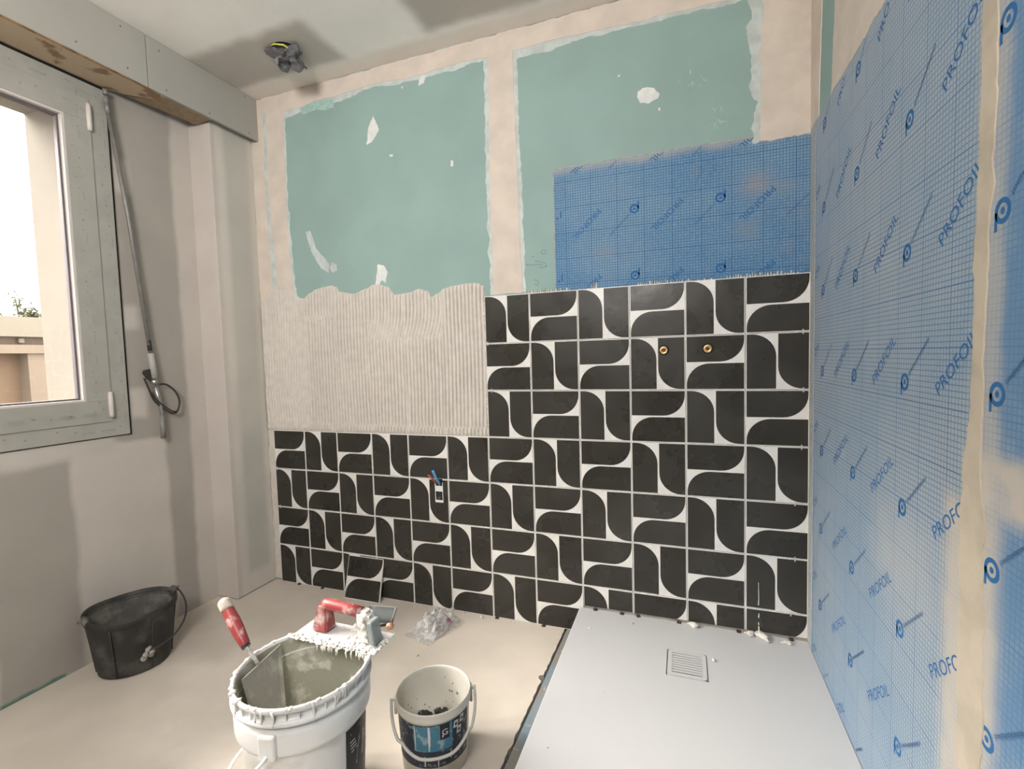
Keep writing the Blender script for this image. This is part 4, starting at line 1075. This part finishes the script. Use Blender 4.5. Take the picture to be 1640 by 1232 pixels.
mb = MB(); mb.tube([(-.035, -.02, -.01), (-.05, -.04, -.006)], .002, 6); mb.build('cut_wire', M['black_plastic'], co)
mb = MB(); mb.tube([(-.02, -.02, -.07), (.0, -.04, -.06), (.03, -.02, -.066)], .005, 7); mb.build('cable_tie', M['black_plastic'], co)

# ------------------------------------------------------------------ shutter crank hanging beside the window
ck = thing('shutter_crank', 'grey shutter crank rod hanging beside the window with black cable loop', 'shutter crank', (-.15, -.56, 2.235))
def cl(u, v, x): q = at(u, v, 0, x); return (q.x + .15, q.y + .56, q.z - 2.235)
mb = MB(); mb.tube([cl(168, 143, -.150), cl(169, 152, -.150)], .009, 10); mb.ball(cl(170, 160, -.150), .012, 2, 0, (.8, .8, 1.5)); mb.tube([cl(170, 165, -.15), cl(173, 182, -.15)], [.010, .008], 10); mb.build('gear_joint', M['grey_metal'], ck, smooth=False)
mb = MB(); mb.tube([cl(173, 180, -.150), cl(205, 345, -.151), cl(241, 566, -.152)], .0078, 12); mb.build('rod', M['grey_metal'], ck)
mb = MB(); mb.tube([cl(238, 545, -.152), cl(240.5, 562, -.152)], .0086, 12); mb.build('rod_collar', M['black_plastic'], ck)
mb = MB(); mb.tube([cl(241, 566, -.152), cl(248, 606, -.152)], [.0115, .0120], 14); mb.build('sleeve', mat('sleeve', (.40, .385, .36), .5), ck)
mb = MB(); mb.ball(cl(247, 612, -.152), .013, 2, 0); mb.tube([cl(249, 620, -.152), cl(255, 640, -.152), cl(259, 660, -.152), cl(259.5, 668, -.152)], [.010, .009, .007, .007], 10); mb.build('universal_joint', M['steel'], ck)
mb = MB(); mb.tube([cl(259, 664, -.152), cl(262, 702, -.152)], [.0085, .0105], 12); mb.build('hand_grip', M['grey_metal'], ck)
mb = MB()
px = [(229, 598), (231, 593), (240, 591), (246, 602), (244, 613), (236, 607)]
plate(mb, [((cl(u, v, -.158)[1]), cl(u, v, -.158)[2]) for u, v in px], lambda u, v, t: (-.008 + t, u, v), -.006, .006, 0, .002); mb.build('pouch', M['black_plastic'], ck, tri=True)
mb = MB()
lp = [(231, 606), (238, 622), (246, 640), (256, 650), (266, 657), (276, 662), (283, 660), (287, 650), (287, 640), (282, 629), (273, 620), (264, 615.5), (254, 616)]
pts = [Vector(cl(u, v, -.150)) for u, v in lp]
fine = []
for i in range(len(pts) - 1):
    p0_, p1_, p2_, p3_ = pts[max(i - 1, 0)], pts[i], pts[i + 1], pts[min(i + 2, len(pts) - 1)]
    for j in range(4):
        t = j / 4; fine.append(.5 * ((2 * p1_) + (-p0_ + p2_) * t + (2 * p0_ - 5 * p1_ + 4 * p2_ - p3_) * t * t + (-p0_ + 3 * p1_ - 3 * p2_ + p3_) * t ** 3))
mb.tube(fine, .0042, 8); mb.tube([q + Vector((.006, .002, .008)) for q in fine[6:26]], .0034, 8); mb.build('cable_loop', M['black_plastic'], ck)

# ------------------------------------------------------------------ outside the window
gb = thing('outbuilding', 'low cream outbuilding with a flat roof edge, outside the window', 'building', (-6.4, 1.0, -.6))
def oloc(lo, hi, m, name, bev=0):
    mb = MB(); mb.box((lo[0] + 6.4, lo[1] - 1, lo[2] + .6), (hi[0] + 6.4, hi[1] - 1, hi[2] + .6), 0, bev); return mb.build(name, m, gb)
oloc((-7.2, -4, 1.58), (-6.0, 4.5, 1.835), M['ext_white'], 'parapet'); oloc((-7.2, -4, 1.475), (-6.12, 4.5, 1.58), M['ext_dark'], 'soffit')
oloc((-7.2, -4, 1.365), (-6.0, 4.5, 1.475), M['ext_cream'], 'lintel'); oloc((-7.2, -4, -.6), (-6.25, 1.845, 1.365), M['ext_peach'], 'wall'); oloc((-7.2, 1.845, -.6), (-6.05, 4.5, 1.365), M['ext_cream'], 'pier')
mb = MB(); mb.box((.27, 1.78 - 1, 1.50 + .6), (.33, 1.84 - 1, 1.565 + .6), 0, .01); mb.build('wall_light', M['ext_white'], gb)
mb = MB(); mb.box((-40, -30, -.75), (-.46, 30, -.6)); struct(mb.build('ground', mat('yard_ground', (.15, .14, .12), .95, var=.1)), 'pale yard ground outside')
tree = thing('tree', 'sparse green tree top above the outbuilding roof', 'tree', (-9, 3.15, -.6))
rnd = random.Random(12)
mb = MB(); tips = []
mb.tube([(0, 0, 0), (.02, .02, 1.6), (0, 0, 2.4)], [.10, .07, .045], 8)
for k in range(22):
    a = rnd.uniform(0, 6.28); z0_ = rnd.uniform(1.9, 2.6); L = rnd.uniform(.3, .75); el = rnd.uniform(.3, 1.3)
    e = Vector((cos(a) * cos(el) * L, sin(a) * cos(el) * L, z0_ + sin(el) * L)); mid = Vector((0, 0, z0_)).lerp(e, .5) + Vector((0, 0, .05))
    mb.tube([(0, 0, z0_), mid, e], [.022, .014, .005], 5); tips.append((Vector((0, 0, z0_)), e))
mb.build('branches', M['bark'], tree)
mb = MB()
for s0, e in tips:
    for k in range(60):
        t = rnd.uniform(.35, 1.05); q = s0.lerp(e, t) + Vector((rnd.gauss(0, .06), rnd.gauss(0, .06), rnd.gauss(0, .05)))
        d1 = Vector((rnd.uniform(-1, 1), rnd.uniform(-1, 1), rnd.uniform(-1, 1))).normalized() * .045; d2 = Vector((rnd.uniform(-1, 1), rnd.uniform(-1, 1), rnd.uniform(-1, 1))).normalized() * .018
        mb.faces([q - d1, q + d2, q + d1, q - d2], [[0, 1, 2, 3]])
mb.build('leaves', M['leaf'], tree)['kind'] = 'stuff'
